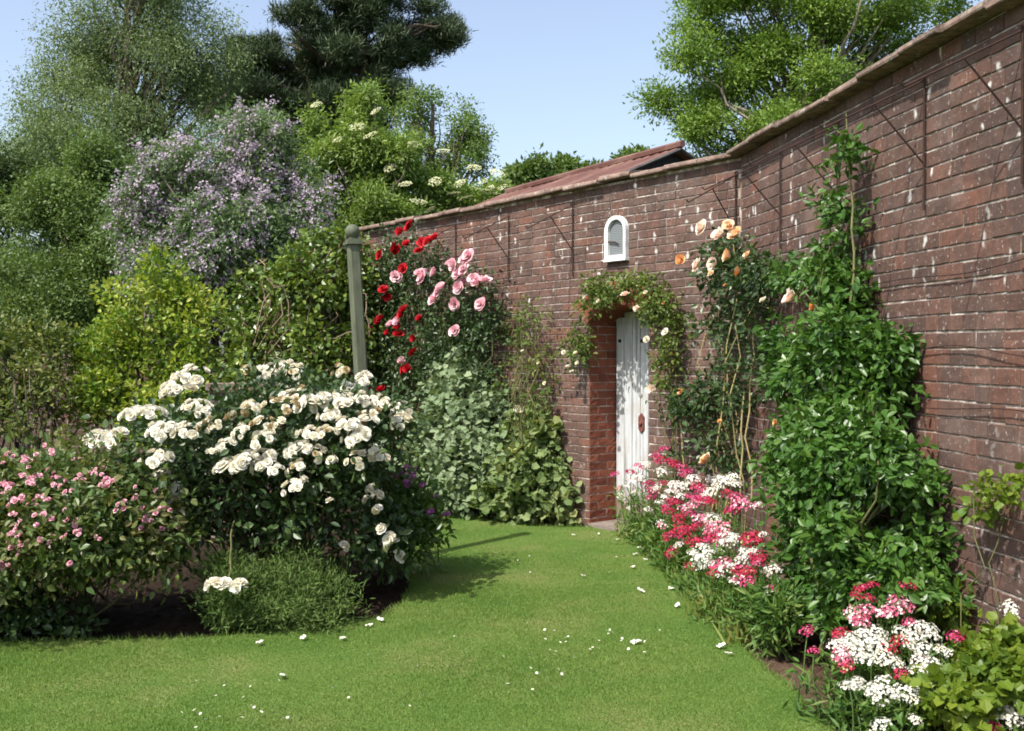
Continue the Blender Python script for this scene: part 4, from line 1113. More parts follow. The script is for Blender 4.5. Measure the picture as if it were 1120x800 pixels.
def batten(sm, rng, bp):
    for (x0, y0, x1, y1) in ((925, 125, 930, 330), (905, 200, 915, 400)):
        a, _, _ = wallpt(x0, y0, .14); b, _, _ = wallpt(x1, y1, .2); sm.tube(curve(a, b, .0, 9, rng, .08), np.linspace(.004, .009, 9), 5)
t, pts, rng = climber('leafy_climber', 'big glossy dark green leafy climber filling the near wall', (940, 640), cl, 1550, 17, .085, .056, L['climber'], [], 206, 'climber', None, 60, stem='cane', aspect=.58, shell=(.3, 1.0), amp=.3, base_off=.3, sr=.011, extra=batten)
# creeper sprig at the right edge
climber('creeper', 'small yellow-green creeper sprig with red-brown tips on bare brick at the right edge', (1105, 640),
        [wall_lobe(1088, 538, 26, 14, .14, .08), wall_lobe(1072, 560, 10, 14, .12, .06), wall_lobe(1112, 530, 14, 14, .12, .06)], 20, 11, .05, .038, L['yellowgreen'], [], 207, 'creeper', None, 2, sr=.003, aspect=.8, tmpl=PALM)

# ================================================================== free-standing plants
def shrub(name, label, base, lobes, n, per, cr, leaf, mat, seed, cat='shrub', group=None, nst=40, stem='cane', tmpl=LEAF6, aspect=.6, shell=(.4, 1.0), amp=.25, droop=.1, sr=.007, spread=.15, upn=.7, zmin=0.0, clip=None):
    rng = np.random.default_rng(seed)
    t = thing(name, base, label, cat, group)
    fm, pts = foliage_mb(lobes, n, per, cr, leaf, rng, shell, amp, tmpl, aspect, droop, zmin, upn, clip)
    fm.build('foliage', mat, t)
    if nst: stems_mb(np.array(t.location), pts, rng, sr, sr * .4, nst, spread, .05).build('stem', M[stem], t)
    return t, pts, rng

shrub('tree_mallow', 'tall grey-green leaved mallow bush at the foot of the wall', (gp(505, 10.6)),
      [LF(508, 430, 36, 34, 10.7, .35), LF(490, 480, 40, 46, 10.4, .42), LF(535, 465, 36, 46, 10.4, .4), LF(505, 525, 50, 36, 10.2, .45), LF(545, 510, 30, 40, 10.1, .35), LF(470, 510, 20, 34, 10.7, .3), LF(520, 405, 20, 16, 10.7, .2)],
      620, 20, .12, .068, L['grey'], 301, tmpl=PALM, aspect=.95, clip=INFRONT)
shrub('tree_mallow', 'lower greener mallow bush with yellowing leaves left of the doorway', (gp(595, 9.75)),
      [LF(590, 520, 36, 44, 9.8, .3), LF(560, 540, 34, 32, 9.75, .3), LF(608, 488, 24, 34, 9.8, .22), LF(618, 545, 18, 26, 9.6, .2), LF(575, 480, 22, 30, 10.1, .25), LF(595, 455, 12, 26, 9.9, .12)],
      370, 17, .11, .072, L['greengrey'], 302, tmpl=PALM, aspect=.95, clip=INFRONT)

# pink shrub rose (bottom left)
pk = [LF(55, 555, 88, 50, 5.9, .5), LF(-30, 560, 90, 60, 5.9, .5), LF(135, 555, 52, 46, 5.9, .45), LF(90, 592, 80, 36, 5.75, .4), LF(170, 590, 34, 36, 5.95, .35), LF(30, 600, 70, 40, 5.7, .4), LF(-60, 640, 60, 50, 5.6, .3), LF(60, 520, 70, 28, 6.1, .45)]
pk = [(c_ - np.array([0, 0, 0.0]), r_, a_, w_) for c_, r_, a_, w_ in pk]
t, pts, rng = shrub('shrub_rose', 'bushy rose covered in small pale pink blooms at the bottom left', gp(70, 6.3), pk, 900, 18, .12, .05, L['rosewarm'], 303, 'rose bush', 'rose bushes', 60)
clus = []
for (x, y, n, s) in [(10, 500, 8, 10), (35, 525, 10, 9), (10, 535, 9, 10), (55, 495, 6, 10), (60, 525, 6, 12), (105, 520, 12, 14), (120, 530, 8, 10), (80, 530, 9, 14), (20, 553, 6, 8), (35, 548, 7, 9), (50, 570, 5, 8), (20, 590, 8, 10), (18, 602, 5, 6), (60, 590, 5, 8), (85, 574, 5, 7), (88, 584, 3, 4), (107, 588, 2, 4), (5, 620, 5, 8), (76, 618, 2, 4),
                     (165, 572, 5, 10), (175, 558, 6, 8), (158, 550, 3, 8), (150, 540, 3, 10), (30, 505, 5, 12), (90, 500, 4, 14), (140, 555, 4, 20), (25, 570, 4, 14), (70, 545, 4, 16), (178, 610, 2, 5), (185, 580, 3, 8)]:
    for i in range(n): clus.append((x + rng.normal() * s * .7, y + rng.normal() * s * .45))
pm = rose_meshes(F['palepink'], 3, np.random.default_rng(41), True, (0.9, 1.25))
for (x, y) in clus[:100]:
    p = hit(x, y, pk) + np.array([0, -.02, 0.01])
    place('bloom', pm[rng.integers(3)], t, p, face_rot(norm(np.array([rng.normal() * .4 - .15, -.5 + rng.normal() * .4, .6])), rng.random() * 6), rng.uniform(.024, .040))
mb = MB()
for (x, y) in clus[100:]:
    p = hit(x, y, pk) + np.array([0, -.02, 0.01])
    add_transformed(mb, rose_into(None, rng, rng.uniform(.024, .042), 1.1, True), rotm(norm(np.array([rng.normal() * .4 - .15, -.5, .6])), rng.random() * 6), p)
tag(mb.build('blooms', F['palepink'], t, None, True), None, None, None, 'stuff')

# white shrub rose
wr = [LF(305, 475, 128, 46, 6.9, .75), LF(215, 490, 84, 50, 6.6, .6), LF(385, 490, 62, 58, 6.8, .6), LF(300, 535, 110, 44, 6.6, .62), LF(420, 575, 34, 50, 6.7, .35), LF(175, 550, 50, 46, 6.5, .45), LF(240, 580, 70, 36, 6.75, .4), LF(340, 585, 80, 40, 6.8, .4), LF(310, 430, 50, 20, 7.0, .4), LF(415, 450, 24, 24, 7.0, .3)]
wr = [(c_, r_, a_, w_ * (0.6 if i in (6, 7) else 0.8 if i == 5 else 1)) for i, (c_, r_, a_, w_) in enumerate(wr)]
t, pts, rng = shrub('shrub_rose', 'large rose bush laden with creamy white flower trusses in front of the post', gp(305, 6.95), wr, 800, 17, .13, .058, L['rose'], 304, 'rose bush', 'rose bushes', 90, sr=.009)
cms = [cluster_mesh([F['white'], F['white'], F['cream']], 10, np.random.default_rng(50 + i), .10, .10) for i in range(4)]
cms2 = [cluster_mesh([F['cream'], F['white'], F['brown']], 8, np.random.default_rng(60 + i), .085, .095) for i in range(3)]
cms3 = [cluster_mesh([F['white'], F['cream']], 4, np.random.default_rng(70 + i), .08, .022) for i in range(3)]
W1 = [(215, 420, 1.1), (196, 432, 1.0), (150, 460, .85), (170, 459, .85), (113, 488, 1.0), (130, 488, .95), (180, 478, .8), (192, 474, .7), (218, 452, .8), (228, 455, .6), (177, 508, .9), (210, 479, .8), (255, 520, 1.1), (272, 514, 1.1), (290, 509, 1.0), (252, 494, .7), (293, 488, .9), (345, 449, 1.05), (357, 445, .9), (320, 439, .7), (380, 450, .9), (365, 459, .7),
      (386, 473, 1.0), (402, 475, 1.0), (394, 483, .9), (344, 482, .8), (337, 497, .95), (326, 538, .8), (401, 421, .85), (384, 431, .65), (401, 443, .7), (412, 444, .6), (440, 456, .85), (412, 496, .5), (300, 412, .7), (314, 408, .75), (290, 411, .6), (295, 512, .8), (184, 525, .7), (198, 540, .6), (324, 500, .7), (268, 478, .6), (306, 520, .6)]
W2 = [(205, 436, .9), (267, 460, .8), (280, 452, .7), (292, 470, .7), (318, 450, .8), (332, 440, .8), (378, 411, .7), (420, 450, .8), (408, 460, .7), (440, 468, .8), (393, 508, .7), (418, 507, .7), (329, 518, .7), (275, 410, .5), (326, 412, .7), (300, 448, .6), (240, 500, .5), (230, 470, .6), (360, 480, .7), (190, 552, .7), (240, 470, .5), (350, 500, .6), (197, 565, .7), (310, 470, .6), (372, 440, .6)]
W3 = [(410, 539, .9), (433, 600, 1.2), (437, 612, 1.1), (416, 561, .8), (379, 600, .8), (420, 583, .9), (429, 592, 1.0), (197, 557, 1.1), (366, 508, .8), (416, 545, .8), (364, 552, .6), (405, 550, .7)]
for lst, ms in ((W1, cms), (W2, cms2), (W3, cms3)):
    for (x, y, s) in lst:
        p = hit(x, y, wr) + np.array([-.01, -.065, 0.025])
        place('rose_truss', ms[rng.integers(len(ms))], t, p, face_rot(norm(np.array([rng.normal() * .3 - .1, -.45 + rng.normal() * .25, .75])), rng.random() * 6), s * (.80 if ms is cms else .95))
drp = P(247, 641, 5.62)
for dx in (-.07, 0.0, .07): place('rose_truss', cms3[0 if dx else 1], t, drp + np.array([dx, 0, rng.normal() * .008]), face_rot(norm(np.array([dx * 3, -.4, .8])), rng.random() * 6), .95)
mb = MB(); mb.tube(curve(P(255, 560, 6.4), drp, .06, 8, rng, .1), .005, 5); mb.build('stem', M['cane'], t)

# lavender-like plant, low geranium, edge tufts
lav = [LF(300, 660, 66, 32, 5.95, .3), LF(255, 655, 34, 34, 5.9, .25), LF(350, 660, 38, 28, 6.0, .25), LF(310, 640, 50, 26, 6.1, .25), LF(245, 625, 20, 20, 6.1, .2)]
shrub('lavender', 'feathery green lavender clump at the lawn edge below the white roses', gp(300, 5.98), lav, 620, 30, .06, .042, L['lav'], 305, 'plant', None, 60, 'stemgreen', LEAF4, .2, (.3, 1.0), .35, -.35, .003, .12)
ger = [LF(447, 540, 24, 28, 7.3, .25), LF(462, 565, 20, 26, 7.3, .22), LF(430, 560, 24, 30, 7.2, .25), LF(450, 585, 22, 22, 7.25, .2)]
t, pts, rng = shrub('phlox', 'magenta-purple flowered plant peeping out right of the white rose bush', gp(448, 7.3), ger, 160, 17, .09, .05, L['william'], 306, 'plant', None, 20, 'stemgreen')
ph = [head_mesh([F['purple']], np.random.default_rng(80 + i), .035, 16, .014) for i in range(2)]
for (x, y) in [(446, 513), (432, 522), (416, 528), (456, 515), (462, 532), (446, 530), (441, 518), (425, 530), (452, 522), (470, 560), (484, 566), (489, 563), (478, 545)]:
    place('flower_head', ph[rng.integers(2)], t, hit(x, y, ger) + np.array([0, -.02, .01]), face_rot(norm(np.array([rng.normal() * .3, -.5, .7])), rng.random() * 6), rng.uniform(.7, 1.1))
ger2 = [LF(478, 545, 13, 10, 10.6, .15)]
t, pts, rng = shrub('phlox', 'tiny purple flowers on the lawn edge left of the grey mallow', gp(478, 10.6), ger2, 25, 14, .06, .045, L['william'], 307, 'plant', None, 6, 'stemgreen')
for (x, y) in [(474, 540), (485, 541), (470, 538), (480, 543)]: place('flower_head', ph[rng.integers(2)], t, hit(x, y, ger2) + np.array([0, -.03, .02]), face_rot((0, -.5, .8)), 1.2)
# ground-level weeds under the left bed
shrub('ground_elder', 'dark leafy weeds in the shade at the bottom left of the rose bed', gp(20, 5.75), [LF(15, 670, 60, 26, 5.8, .2), LF(70, 690, 30, 12, 5.75, .12), LF(-40, 680, 60, 26, 5.7, .2)], 130, 15, .07, .05, L['rose'], 308, 'plant', None, 0)

# ---- sweet williams
HM = {}
for i, (k, ms) in enumerate({'magenta': ['magenta', 'hotpink'], 'crimson': ['crimson', 'magenta'], 'hotpink': ['hotpink', 'blush'], 'white': ['willwhite'], 'blush': ['blush', 'willwhite'], 'cream': ['willwhite', 'cream'], 'rust': ['crimson', 'brown']}.items()):
    HM[k] = [head_mesh([F[q] for q in ms], np.random.default_rng(90 + 5 * i + j)) for j in range(3)]
def william(label, heads, seed, depth, scale=1.0, foot_px=None, leafn=1.0, group='sweet williams of the border', mat='william', dz=0.0):
    """heads: (px, py, colour, size); depth(px, py) gives how far away each one stands"""
    rng = np.random.default_rng(seed)
    P3 = [P(x, y, depth(x, y)) for x, y, *_ in heads]
    c = np.mean(P3, axis=0); base = np.array([c[0], c[1], -0.05])
    t = thing('sweet_william', base, label, 'sweet william', group)
    sm = MB(); lm = MB()
    for p, (x, y, col, s) in zip(P3, heads):
        f = base * 0.25 + np.array([p[0], p[1] + 0.05, -0.05]) * 0.75 + np.array([rng.normal() * .03, rng.normal() * .03, 0]); f[2] = -.05
        cv = curve(f, p - ZU * .01, 0, 6, rng, .12); sm.tube(cv, np.linspace(.004, .003, 6), 4)
        n = int(26 * leafn)
        k = rng.random(n) ** 1.2 * .85; q = f[None] * (1 - k[:, None]) + p[None] * k[:, None] + rng.normal(size=(n, 3)) * np.array([.035, .035, .01])
        q[:, 2] = np.maximum(q[:, 2], 0.0)
        ax = norm(rng.normal(size=(n, 3)) * np.array([1, 1, .4]) + np.array([0, 0, .55]))
        leaves(lm, q, ax, norm(np.array([0, 0, 1.0]) + rng.normal(size=(n, 3)) * .4), rng.uniform(.05, .10, n), rng.uniform(.014, .022, n), LEAF6)
    lm.build('foliage', L[mat], t); sm.build('stem', M['stemgreen'], t)
    for p, (x, y, col, s) in zip(P3, heads):
        d = norm(np.array([rng.normal() * .22 - .05, -.22 + rng.normal() * .22, 1]))
        place('flower_head', HM[col][rng.integers(3)], t, p, face_rot(d, rng.random() * 6), s * scale)
    return t
TOPX, TOPY = [660, 673, 700, 728, 760, 800, 830, 850, 870], [522, 512, 500, 488, 500, 532, 560, 590, 620]
GRX, GRY = [660, 680, 690, 720, 750, 790, 820, 850, 870], [572, 580, 590, 615, 650, 690, 710, 735, 755]
def border_depth(x, y):
    yt, yg = np.interp(x, TOPX, TOPY), np.interp(x, GRX, GRY)
    Yf = EYE * FPX / (yg - HOR) + .12
    r = ray(x, 400); Yw = min((BEND @ N1 - 0 + .22) / (r[:2] @ N1) if x > 812 else 99, (BEND @ N2 + .22) / (r[:2] @ N2)) if x <= 812 else (BEND @ N1 + .22) / (r[:2] @ N1)
    yf = yg - 0.30 * FPX / Yf                 # where the front row's heads show
    f = np.clip((yf - y) / max(8, yf - yt), -0.15, 1)
    return Yf + (min(Yw, Yf + (1.5 if x < 790 else 0.55)) - Yf) * max(f, 0)
BW = [
 ('magenta sweet william leaning across the foot of the white door', [(673, 520, 'magenta', .9), (690, 518, 'crimson', 1), (678, 535, 'rust', .7), (699, 511, 'magenta', 1.0), (703, 514, 'hotpink', .7)]),
 ('crimson pink sweet william, tallest at the back, beside the door', [(727, 493, 'magenta', 1.1), (715, 502, 'hotpink', 1.0), (722, 504, 'crimson', 1.2), (733, 508, 'crimson', 1.3), (738, 509, 'crimson', 1.1), (719, 499, 'magenta', .8), (745, 512, 'magenta', .9)]),
 ('pale blush sweet william low down against the white door', [(693, 527, 'blush', 1.2), (701, 523, 'blush', 1), (690, 534, 'blush', 1), (680, 545, 'white', 1.1), (685, 549, 'blush', .9), (691, 557, 'white', 1.0), (709, 559, 'white', .9), (707, 509, 'cream', 1.0), (694, 539, 'blush', .8)]),
 ('deep pink sweet william between the blush one and the white mound', [(710, 531, 'magenta', 1.2), (716, 538, 'hotpink', 1.1), (708, 536, 'crimson', .9), (713, 544, 'magenta', 1), (724, 517, 'white', 1.2), (720, 533, 'white', .9), (748, 519, 'magenta', 1.0), (753, 517, 'magenta', .9), (726, 530, 'crimson', .8)]),
 ('pale pink and white sweet william mound in the middle of the border', [(742, 534, 'blush', 1.4), (735, 540, 'blush', 1.2), (752, 533, 'white', 1.2), (758, 526, 'blush', 1.3), (729, 546, 'blush', 1.1), (723, 552, 'white', 1.0), (745, 544, 'white', 1.0), (737, 531, 'blush', 1)]),
 ('creamy white sweet william beneath the fallen peach rose', [(781, 527, 'cream', 1.3), (790, 528, 'cream', 1.4), (796, 529, 'white', 1.2), (778, 540, 'cream', 1.2), (773, 543, 'blush', .9), (786, 535, 'cream', 1), (802, 524, 'cream', 1), (806, 531, 'cream', .8)]),
 ('rose red sweet william just left of the creamy white one', [(762, 534, 'crimson', 1.2), (766, 538, 'magenta', 1.1), (756, 546, 'magenta', 1.1), (760, 553, 'hotpink', 1.1), (772, 549, 'crimson', 1.1), (764, 547, 'magenta', 1), (778, 550, 'crimson', 1.0)]),
 ('pink sweet william half hidden in climber leaves at the border back', [(808, 549, 'hotpink', 1.3), (812, 554, 'hotpink', 1.1), (805, 545, 'magenta', .9), (826, 554, 'hotpink', .7), (803, 558, 'magenta', 1), (796, 541, 'crimson', .9), (831, 553, 'blush', .6), (798, 560, 'crimson', .8)]),
 ('dense crimson sweet william in the front middle of the border', [(735, 550, 'crimson', 1.2), (741, 552, 'crimson', 1), (750, 558, 'hotpink', 1.2), (732, 560, 'crimson', 1.1), (742, 569, 'crimson', 1.1), (746, 566, 'crimson', .9), (729, 556, 'magenta', .9), (755, 563, 'magenta', .8)]),
 ('carmine sweet william with broad heads nearest the lawn', [(746, 579, 'crimson', 1.2), (740, 584, 'crimson', 1.1), (732, 588, 'crimson', 1.1), (735, 587, 'magenta', .9), (725, 577, 'hotpink', .9), (723, 573, 'white', .8), (737, 606, 'crimson', 1.2), (743, 597, 'blush', .8), (748, 586, 'crimson', 1)]),
 ('bright pink sweet william with a single white head at its top', [(781, 570, 'white', 1.3), (766, 570, 'hotpink', 1.2), (762, 578, 'crimson', 1.1), (780, 578, 'hotpink', 1.1), (790, 578, 'hotpink', 1.2), (756, 580, 'crimson', 1), (777, 584, 'hotpink', 1), (769, 567, 'hotpink', .9)]),
 ('pinkish red sweet william above the front white patch', [(782, 592, 'crimson', 1.2), (788, 595, 'hotpink', 1.0), (760, 594, 'crimson', 1.2), (765, 595, 'crimson', 1), (776, 590, 'magenta', 1), (791, 588, 'magenta', 1)]),
 ('pure white sweet william patch close to the lawn edge', [(798, 589, 'white', 1.2), (796, 596, 'white', 1.2), (803, 592, 'white', 1), (772, 602, 'white', 1.2), (768, 614, 'white', 1.3), (776, 608, 'white', 1.1), (780, 620, 'white', 1.1), (762, 610, 'white', 1), (758, 606, 'white', .8), (766, 620, 'white', .9), (786, 604, 'white', .8), (789, 633, 'white', .7)]),
 ('red and white sweet william at the near end of the long border', [(786, 622, 'magenta', 1.1), (783, 628, 'crimson', 1), (794, 617, 'hotpink', 1.0), (796, 624, 'white', 1.2), (756, 622, 'crimson', .9), (813, 628, 'crimson', 1.1), (808, 625, 'crimson', .9), (822, 628, 'rust', .9)]),
 ('spiky dark red sweet william against the big green climber', [(824, 592, 'rust', 1.4), (828, 589, 'crimson', 1.1), (819, 596, 'rust', 1.1), (816, 590, 'crimson', .9)]),
 ('pink and white sweet william touching the big green climber', [(820, 610, 'white', 1.2), (830, 612, 'crimson', 1.2), (829, 616, 'magenta', 1), (816, 605, 'white', .9), (835, 586, 'white', .6), (812, 616, 'blush', 1), (826, 604, 'white', .7), (846, 625, 'white', .9), (812, 637, 'hotpink', 1.2), (820, 638, 'magenta', 1), (803, 638, 'white', .8), (842, 648, 'white', .7), (846, 645, 'magenta', .6)]),
]
for i, (lab, hs) in enumerate(BW): william(lab, hs, 500 + i, border_depth, 1.05)
def near_depth(x, y): return float(np.interp(y, [640, 690, 760, 800], [4.6, 4.45, 4.12, 3.9]))
NW = [
 ('large headed rose pink sweet william under the climber in the near corner', [(983, 661, 'hotpink', 1.25), (990, 667, 'hotpink', 1.1), (976, 668, 'hotpink', 1.0), (965, 675, 'hotpink', 1.1), (972, 672, 'hotpink', 1.0), (934, 672, 'hotpink', 1), (950, 669, 'hotpink', 1), (941, 682, 'hotpink', 1), (936, 679, 'hotpink', .8), (946, 676, 'magenta', .8), (995, 682, 'magenta', .7)]),
 ('coral red sweet william, small heads, topmost in the near corner', [(994, 643, 'crimson', .9), (955, 642, 'crimson', .8), (942, 646, 'crimson', .8), (937, 654, 'crimson', .7), (951, 656, 'crimson', .7), (946, 644, 'magenta', .6)]),
 ('single dark pink sweet william stems on the bare soil', [(884, 692, 'magenta', .8), (891, 714, 'magenta', .7), (920, 694, 'crimson', .9), (918, 697, 'crimson', .7)]),
 ('broad snowy white sweet william in the near corner, left half', [(932, 702, 'white', 1.1), (947, 697, 'white', 1.15), (961, 695, 'white', 1.1), (963, 709, 'white', 1.1), (938, 716, 'white', 1.1), (954, 725, 'white', 1.15), (974, 726, 'cream', 1.1), (950, 708, 'white', 1.1), (924, 706, 'white', .9), (966, 718, 'cream', 1), (944, 722, 'white', .9), (957, 703, 'white', 1), (982, 728, 'white', .8), (937, 707, 'white', 1)]),
 ('white sweet william flecked with pink beside the lemon-leaved creeper', [(988, 694, 'white', 1.0), (1004, 688, 'white', 1.1), (1015, 690, 'white', 1.1), (1002, 700, 'white', 1.1), (1010, 712, 'white', 1.1), (995, 706, 'cream', .9), (1019, 729, 'white', 1.1), (1006, 737, 'white', 1.1), (1020, 698, 'white', .9), (986, 702, 'rust', .9), (1008, 727, 'blush', 1), (1030, 712, 'cream', .7), (1038, 716, 'white', .6)]),
 ('faded pink sweet william fringing the left of the white one', [(916, 708, 'blush', 1), (920, 719, 'hotpink', .9), (924, 724, 'hotpink', .9), (927, 732, 'rust', .9), (974, 712, 'rust', .9), (986, 739, 'crimson', .8), (922, 714, 'hotpink', .8)]),
 ('low white sweet william at the bottom edge of the photo', [(931, 754, 'white', 1.1), (965, 750, 'white', 1.1), (974, 760, 'white', 1.1), (986, 759, 'white', 1), (962, 764, 'white', 1), (1004, 759, 'white', 1), (1015, 756, 'white', .9), (965, 796, 'white', 1), (1000, 768, 'cream', .8), (956, 757, 'white', .9), (936, 751, 'white', .8), (941, 746, 'white', .6), (1002, 790, 'cream', .7)]),
 ('dark magenta sweet william glimpsed in the creeper leaves', [(1046, 698, 'magenta', .9), (1057, 726, 'hotpink', .7), (1050, 700, 'crimson', .7)]),
 ('tall white sweet william beside the wall at the right edge', [(1112, 664, 'white', 1.2), (1119, 652, 'white', 1.1), (1106, 668, 'white', 1), (1116, 672, 'white', 1)]),
 ('white and pink sweet william in the bottom right corner', [(1094, 772, 'blush', 1.1), (1105, 782, 'white', 1.2), (1118, 775, 'white', 1.1), (1098, 788, 'white', 1.1), (1110, 790, 'white', 1), (1082, 796, 'magenta', 1.0), (1090, 800, 'crimson', .9), (1102, 773, 'blush', .9)]),
]
for i, (lab, hs) in enumerate(NW): william(lab, hs, 540 + i, near_depth, .9, leafn=1.1, group='sweet williams in the near corner')
# yellow-green creepers of the near corner
shrub('lemon_creeper', 'lemon-green leafy creeper in the bottom right corner', gp(1080, 4.4), [LF(1088, 742, 34, 26, 4.15, .16), LF(1100, 700, 24, 14, 4.45, .14), LF(1050, 770, 28, 22, 4.05, .15), LF(1070, 716, 16, 10, 4.4, .1), LF(1112, 735, 20, 20, 4.1, .12)],
      130, 13, .055, .05, L['yellowgreen'], 309, 'creeper', None, 24, 'stemgreen', PALM, .85)
shrub('peony', 'fresh green broad leaved shoot against the wall behind the white sweet william', gp(1035, 4.95), [LF(1030, 660, 20, 18, 4.95, .12), LF(1050, 662, 14, 9, 4.95, .1), LF(1020, 675, 10, 10, 4.9, .08)], 24, 9, .06, .085, L['yellowgreen'], 310, 'plant', None, 10, 'stemgreen', LEAF6, .45, droop=.5)
# strap-leaved clump and low leafy edge of the border
rng = np.random.default_rng(320)
def strap(label, px, py, n, ln, seed):
    rng = np.random.default_rng(seed); b = G(px, py); b[2] = -.05
    mb = MB(); pos = b + np.concatenate([rng.normal(size=(n, 2)) * .06, np.zeros((n, 1))], 1)
    leaves(mb, pos, norm(rng.normal(size=(n, 3)) * np.array([.4, .4, 0]) + np.array([0, 0, 1])), norm(rng.normal(size=(n, 3)) * .5 + np.array([-.4, -.8, .1])), rng.uniform(.6, 1.1, n) * ln, rng.uniform(.012, .02, n), STRAP)
    t = thing('strap_leaf_plant', b, label, 'plant', 'strap leaved clumps'); mb.build('foliage', L['strap'], t)
strap('yellowing strap-leaved clump at the lawn edge mid border', 781, 676, 70, .27, 1); strap('bronze strap-leaved clump at the near end of the long border', 812, 700, 60, .24, 2); strap('bright strap-leaved tuft beside the door foot', 693, 588, 40, .2, 3)
for i, (lab, lb) in enumerate([('low leafy edging of the border below the crimson heads', [(705, 580, 18, 14), (722, 600, 18, 18), (735, 620, 14, 16)]), ('low leafy edging of the border below the white patch', [(752, 640, 14, 18), (765, 655, 16, 18), (790, 660, 22, 24)]), ('low leafy edging where the border meets the climber', [(818, 668, 20, 22), (842, 682, 16, 18), (850, 660, 16, 16)])]):
    lbs = [LF(x, y, rx, rz, EYE * FPX / (np.interp(x, GRX, GRY) - HOR) + .3, .22) for x, y, rx, rz in lb]
    shrub('edging_plant', lab, np.array([np.mean([q[0][0] for q in lbs]), np.mean([q[0][1] for q in lbs]), -.05]), lbs, 110, 15, .07, .065, L['william'], 330 + i, 'plant', 'leafy edging of the border', 14, 'stemgreen', LEAF6, .28, droop=-.3)

# ================================================================== fallen petals and daisies
rng = np.random.default_rng(600)
pets = []
for k in range(3):
    mb = MB(); petal_grid(mb, 0, 1.5, .05, .05, .12, np.random.default_rng(k), 0, 0, 4, 4, .25)
    petal_grid(mb, .9 + k * .3, 1.55, .045, .045, .12, np.random.default_rng(k + 9), 0, .004, 4, 4, .2)
    for v_ in mb.v: v_[:, 2] *= .5
    me_ = mb.mesh('fallen_petal', F['white'], np.array([.02, .01, 0.0]), True); pets.append(me_)
for (x, y, s) in [(283, 703, 1.1), (331, 698, 1.1), (375, 698, 1.1), (415, 678, 1.2), (403, 684, 1.1), (308, 739, 1.2), (699, 599, 1.2), (695, 606, 1.1), (693, 620, 1), (701, 646, 1.3), (735, 643, 1.2), (741, 662, 1.1), (696, 702, 1.2), (789, 707, 1.2), (798, 715, 1.1), (800, 689, .8), (638, 630, .9), (676, 590, .8), (647, 587, .7), (627, 585, .7), (655, 584, .7), (628, 604, .5), (706, 612, .7)]:
    o = place('fallen_petal', pets[rng.integers(3)], None, G(x, y, .022), (rng.normal() * .15, rng.normal() * .15, rng.random() * 6), s * .62)
    tag(o, 'fallen white rose petal lying on the lawn', 'petal', 'fallen white petals on the lawn')
mb = MB()
for i in range(11):
    a = i * 2 * math.pi / 11; d = np.array([math.cos(a), math.sin(a), .15]); leaves(mb, np.array([d * .2]), np.array([d]), np.array([[0, 0, 1.0]]), .8, .34, LEAF4, 0)
n0 = mb.n
mb.lathe(np.zeros(3), [(0.26, 0.0), (0.2, .12), (0.0, .16)], 8, None, 1)
dm = mb.mesh('daisy', [F['white'], F['yellow']])
dz = [(235, 762), (277, 775), (239, 785), (276, 792), (211, 778), (218, 782), (224, 788), (213, 797), (264, 786), (285, 780), (273, 752), (232, 734)]
for i in range(34): dz.append((np.clip(rng.normal(650, 40), 560, 730), np.clip(rng.normal(704, 11), 680, 735)))
for i in range(9): dz.append((rng.normal(235, 40), rng.uniform(745, 799)))
for i in range(14): dz.append((rng.uniform(360, 640), rng.uniform(690, 790)))
for i in range(10): dz.append((rng.uniform(560, 690), rng.uniform(582, 640)))
for (x, y) in dz:
    o = place('daisy', dm, None, G(x, y, .024), (rng.normal() * .35 + .25, rng.normal() * .35, rng.random() * 6), rng.uniform(.007, .0105))
    tag(o, 'tiny white daisy in the mown grass', 'daisy', 'daisies scattered over the lawn')

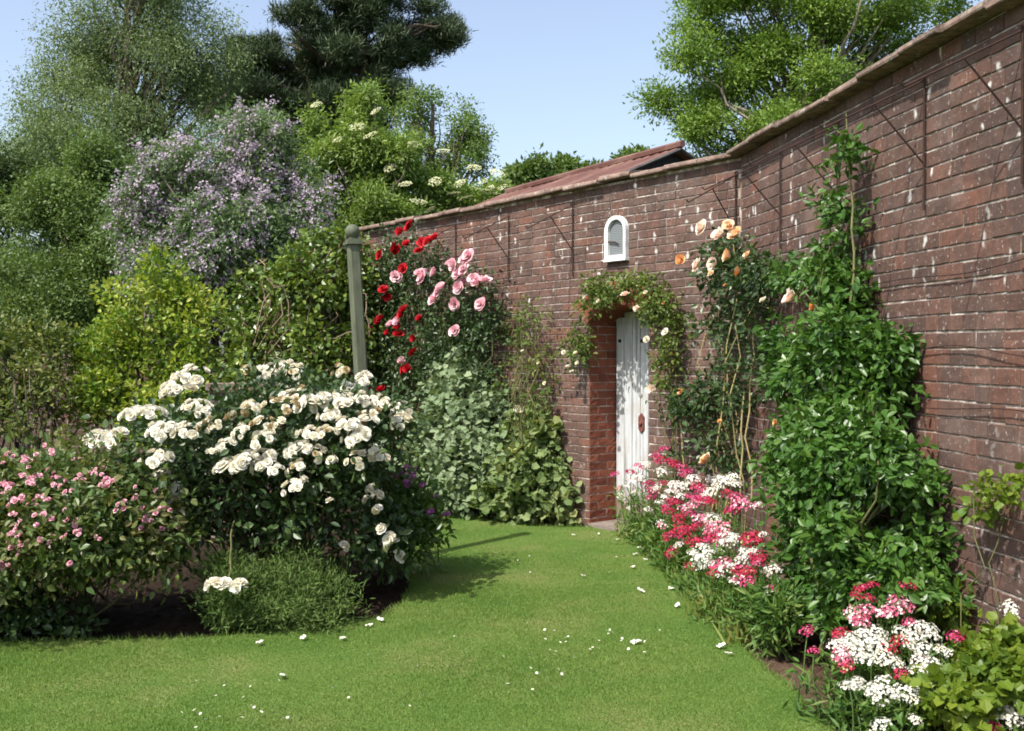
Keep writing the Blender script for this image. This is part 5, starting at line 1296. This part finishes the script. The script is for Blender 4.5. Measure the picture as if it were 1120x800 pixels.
# ================================================================== CAMERA, LIGHT
cam = bpy.data.cameras.new('camera'); co = bpy.data.objects.new('camera', cam); COL.objects.link(co)
co.location = (0, 0, EYE); co.rotation_euler = (rad(90) - math.atan((400 - HOR) / FPX), 0, 0)
cam.sensor_width = 36; cam.lens = 36 * FPX / 1120; cam.clip_start = 0.05; cam.clip_end = 2000
SC.camera = co
DEL = rad(8)
SUN_H = norm(np.array([math.cos(DEL) * N2[0] + math.sin(DEL) * 0.617, math.cos(DEL) * N2[1] - math.sin(DEL) * 0.787]))
ELEV = rad(53)
sd = Vector((SUN_H[0] * math.cos(ELEV), SUN_H[1] * math.cos(ELEV), math.sin(ELEV)))
sl = bpy.data.lights.new('sun', 'SUN'); sl.energy = 4.0; sl.angle = rad(0.53); sl.color = (1.0, 0.95, 0.86)
so = bpy.data.objects.new('sun', sl); COL.objects.link(so); so.rotation_euler = sd.to_track_quat('Z', 'Y').to_euler(); so.location = (-6, -8, 12)
w = bpy.data.worlds.new('World'); SC.world = w; w.use_nodes = True
nt = w.node_tree; nt.nodes.clear()
sky = nt.nodes.new('ShaderNodeTexSky'); sky.sky_type = 'NISHITA'; sky.sun_disc = False
sky.sun_elevation = ELEV; sky.sun_rotation = math.atan2(SUN_H[0], SUN_H[1]) % (2 * math.pi)
sky.air_density = 1.0; sky.dust_density = 2.6; sky.ozone_density = 2.0
bg = nt.nodes.new('ShaderNodeBackground'); bg.inputs[1].default_value = 0.15
ow = nt.nodes.new('ShaderNodeOutputWorld'); hs = nt.nodes.new('ShaderNodeHueSaturation'); hs.inputs['Saturation'].default_value = 0.78; hs.inputs['Value'].default_value = 0.98
nt.links.new(sky.outputs[0], hs.inputs['Color']); nt.links.new(hs.outputs[0], bg.inputs[0]); nt.links.new(bg.outputs[0], ow.inputs[0])
SC.view_settings.view_transform = 'Standard'; SC.view_settings.look = 'None'; SC.view_settings.gamma = 1; SC.view_settings.exposure = 0.82
SC.cycles.use_denoising = True
SC.cycles.filter_width = 1.8
SC.cycles.max_bounces = 8; SC.cycles.transparent_max_bounces = 4
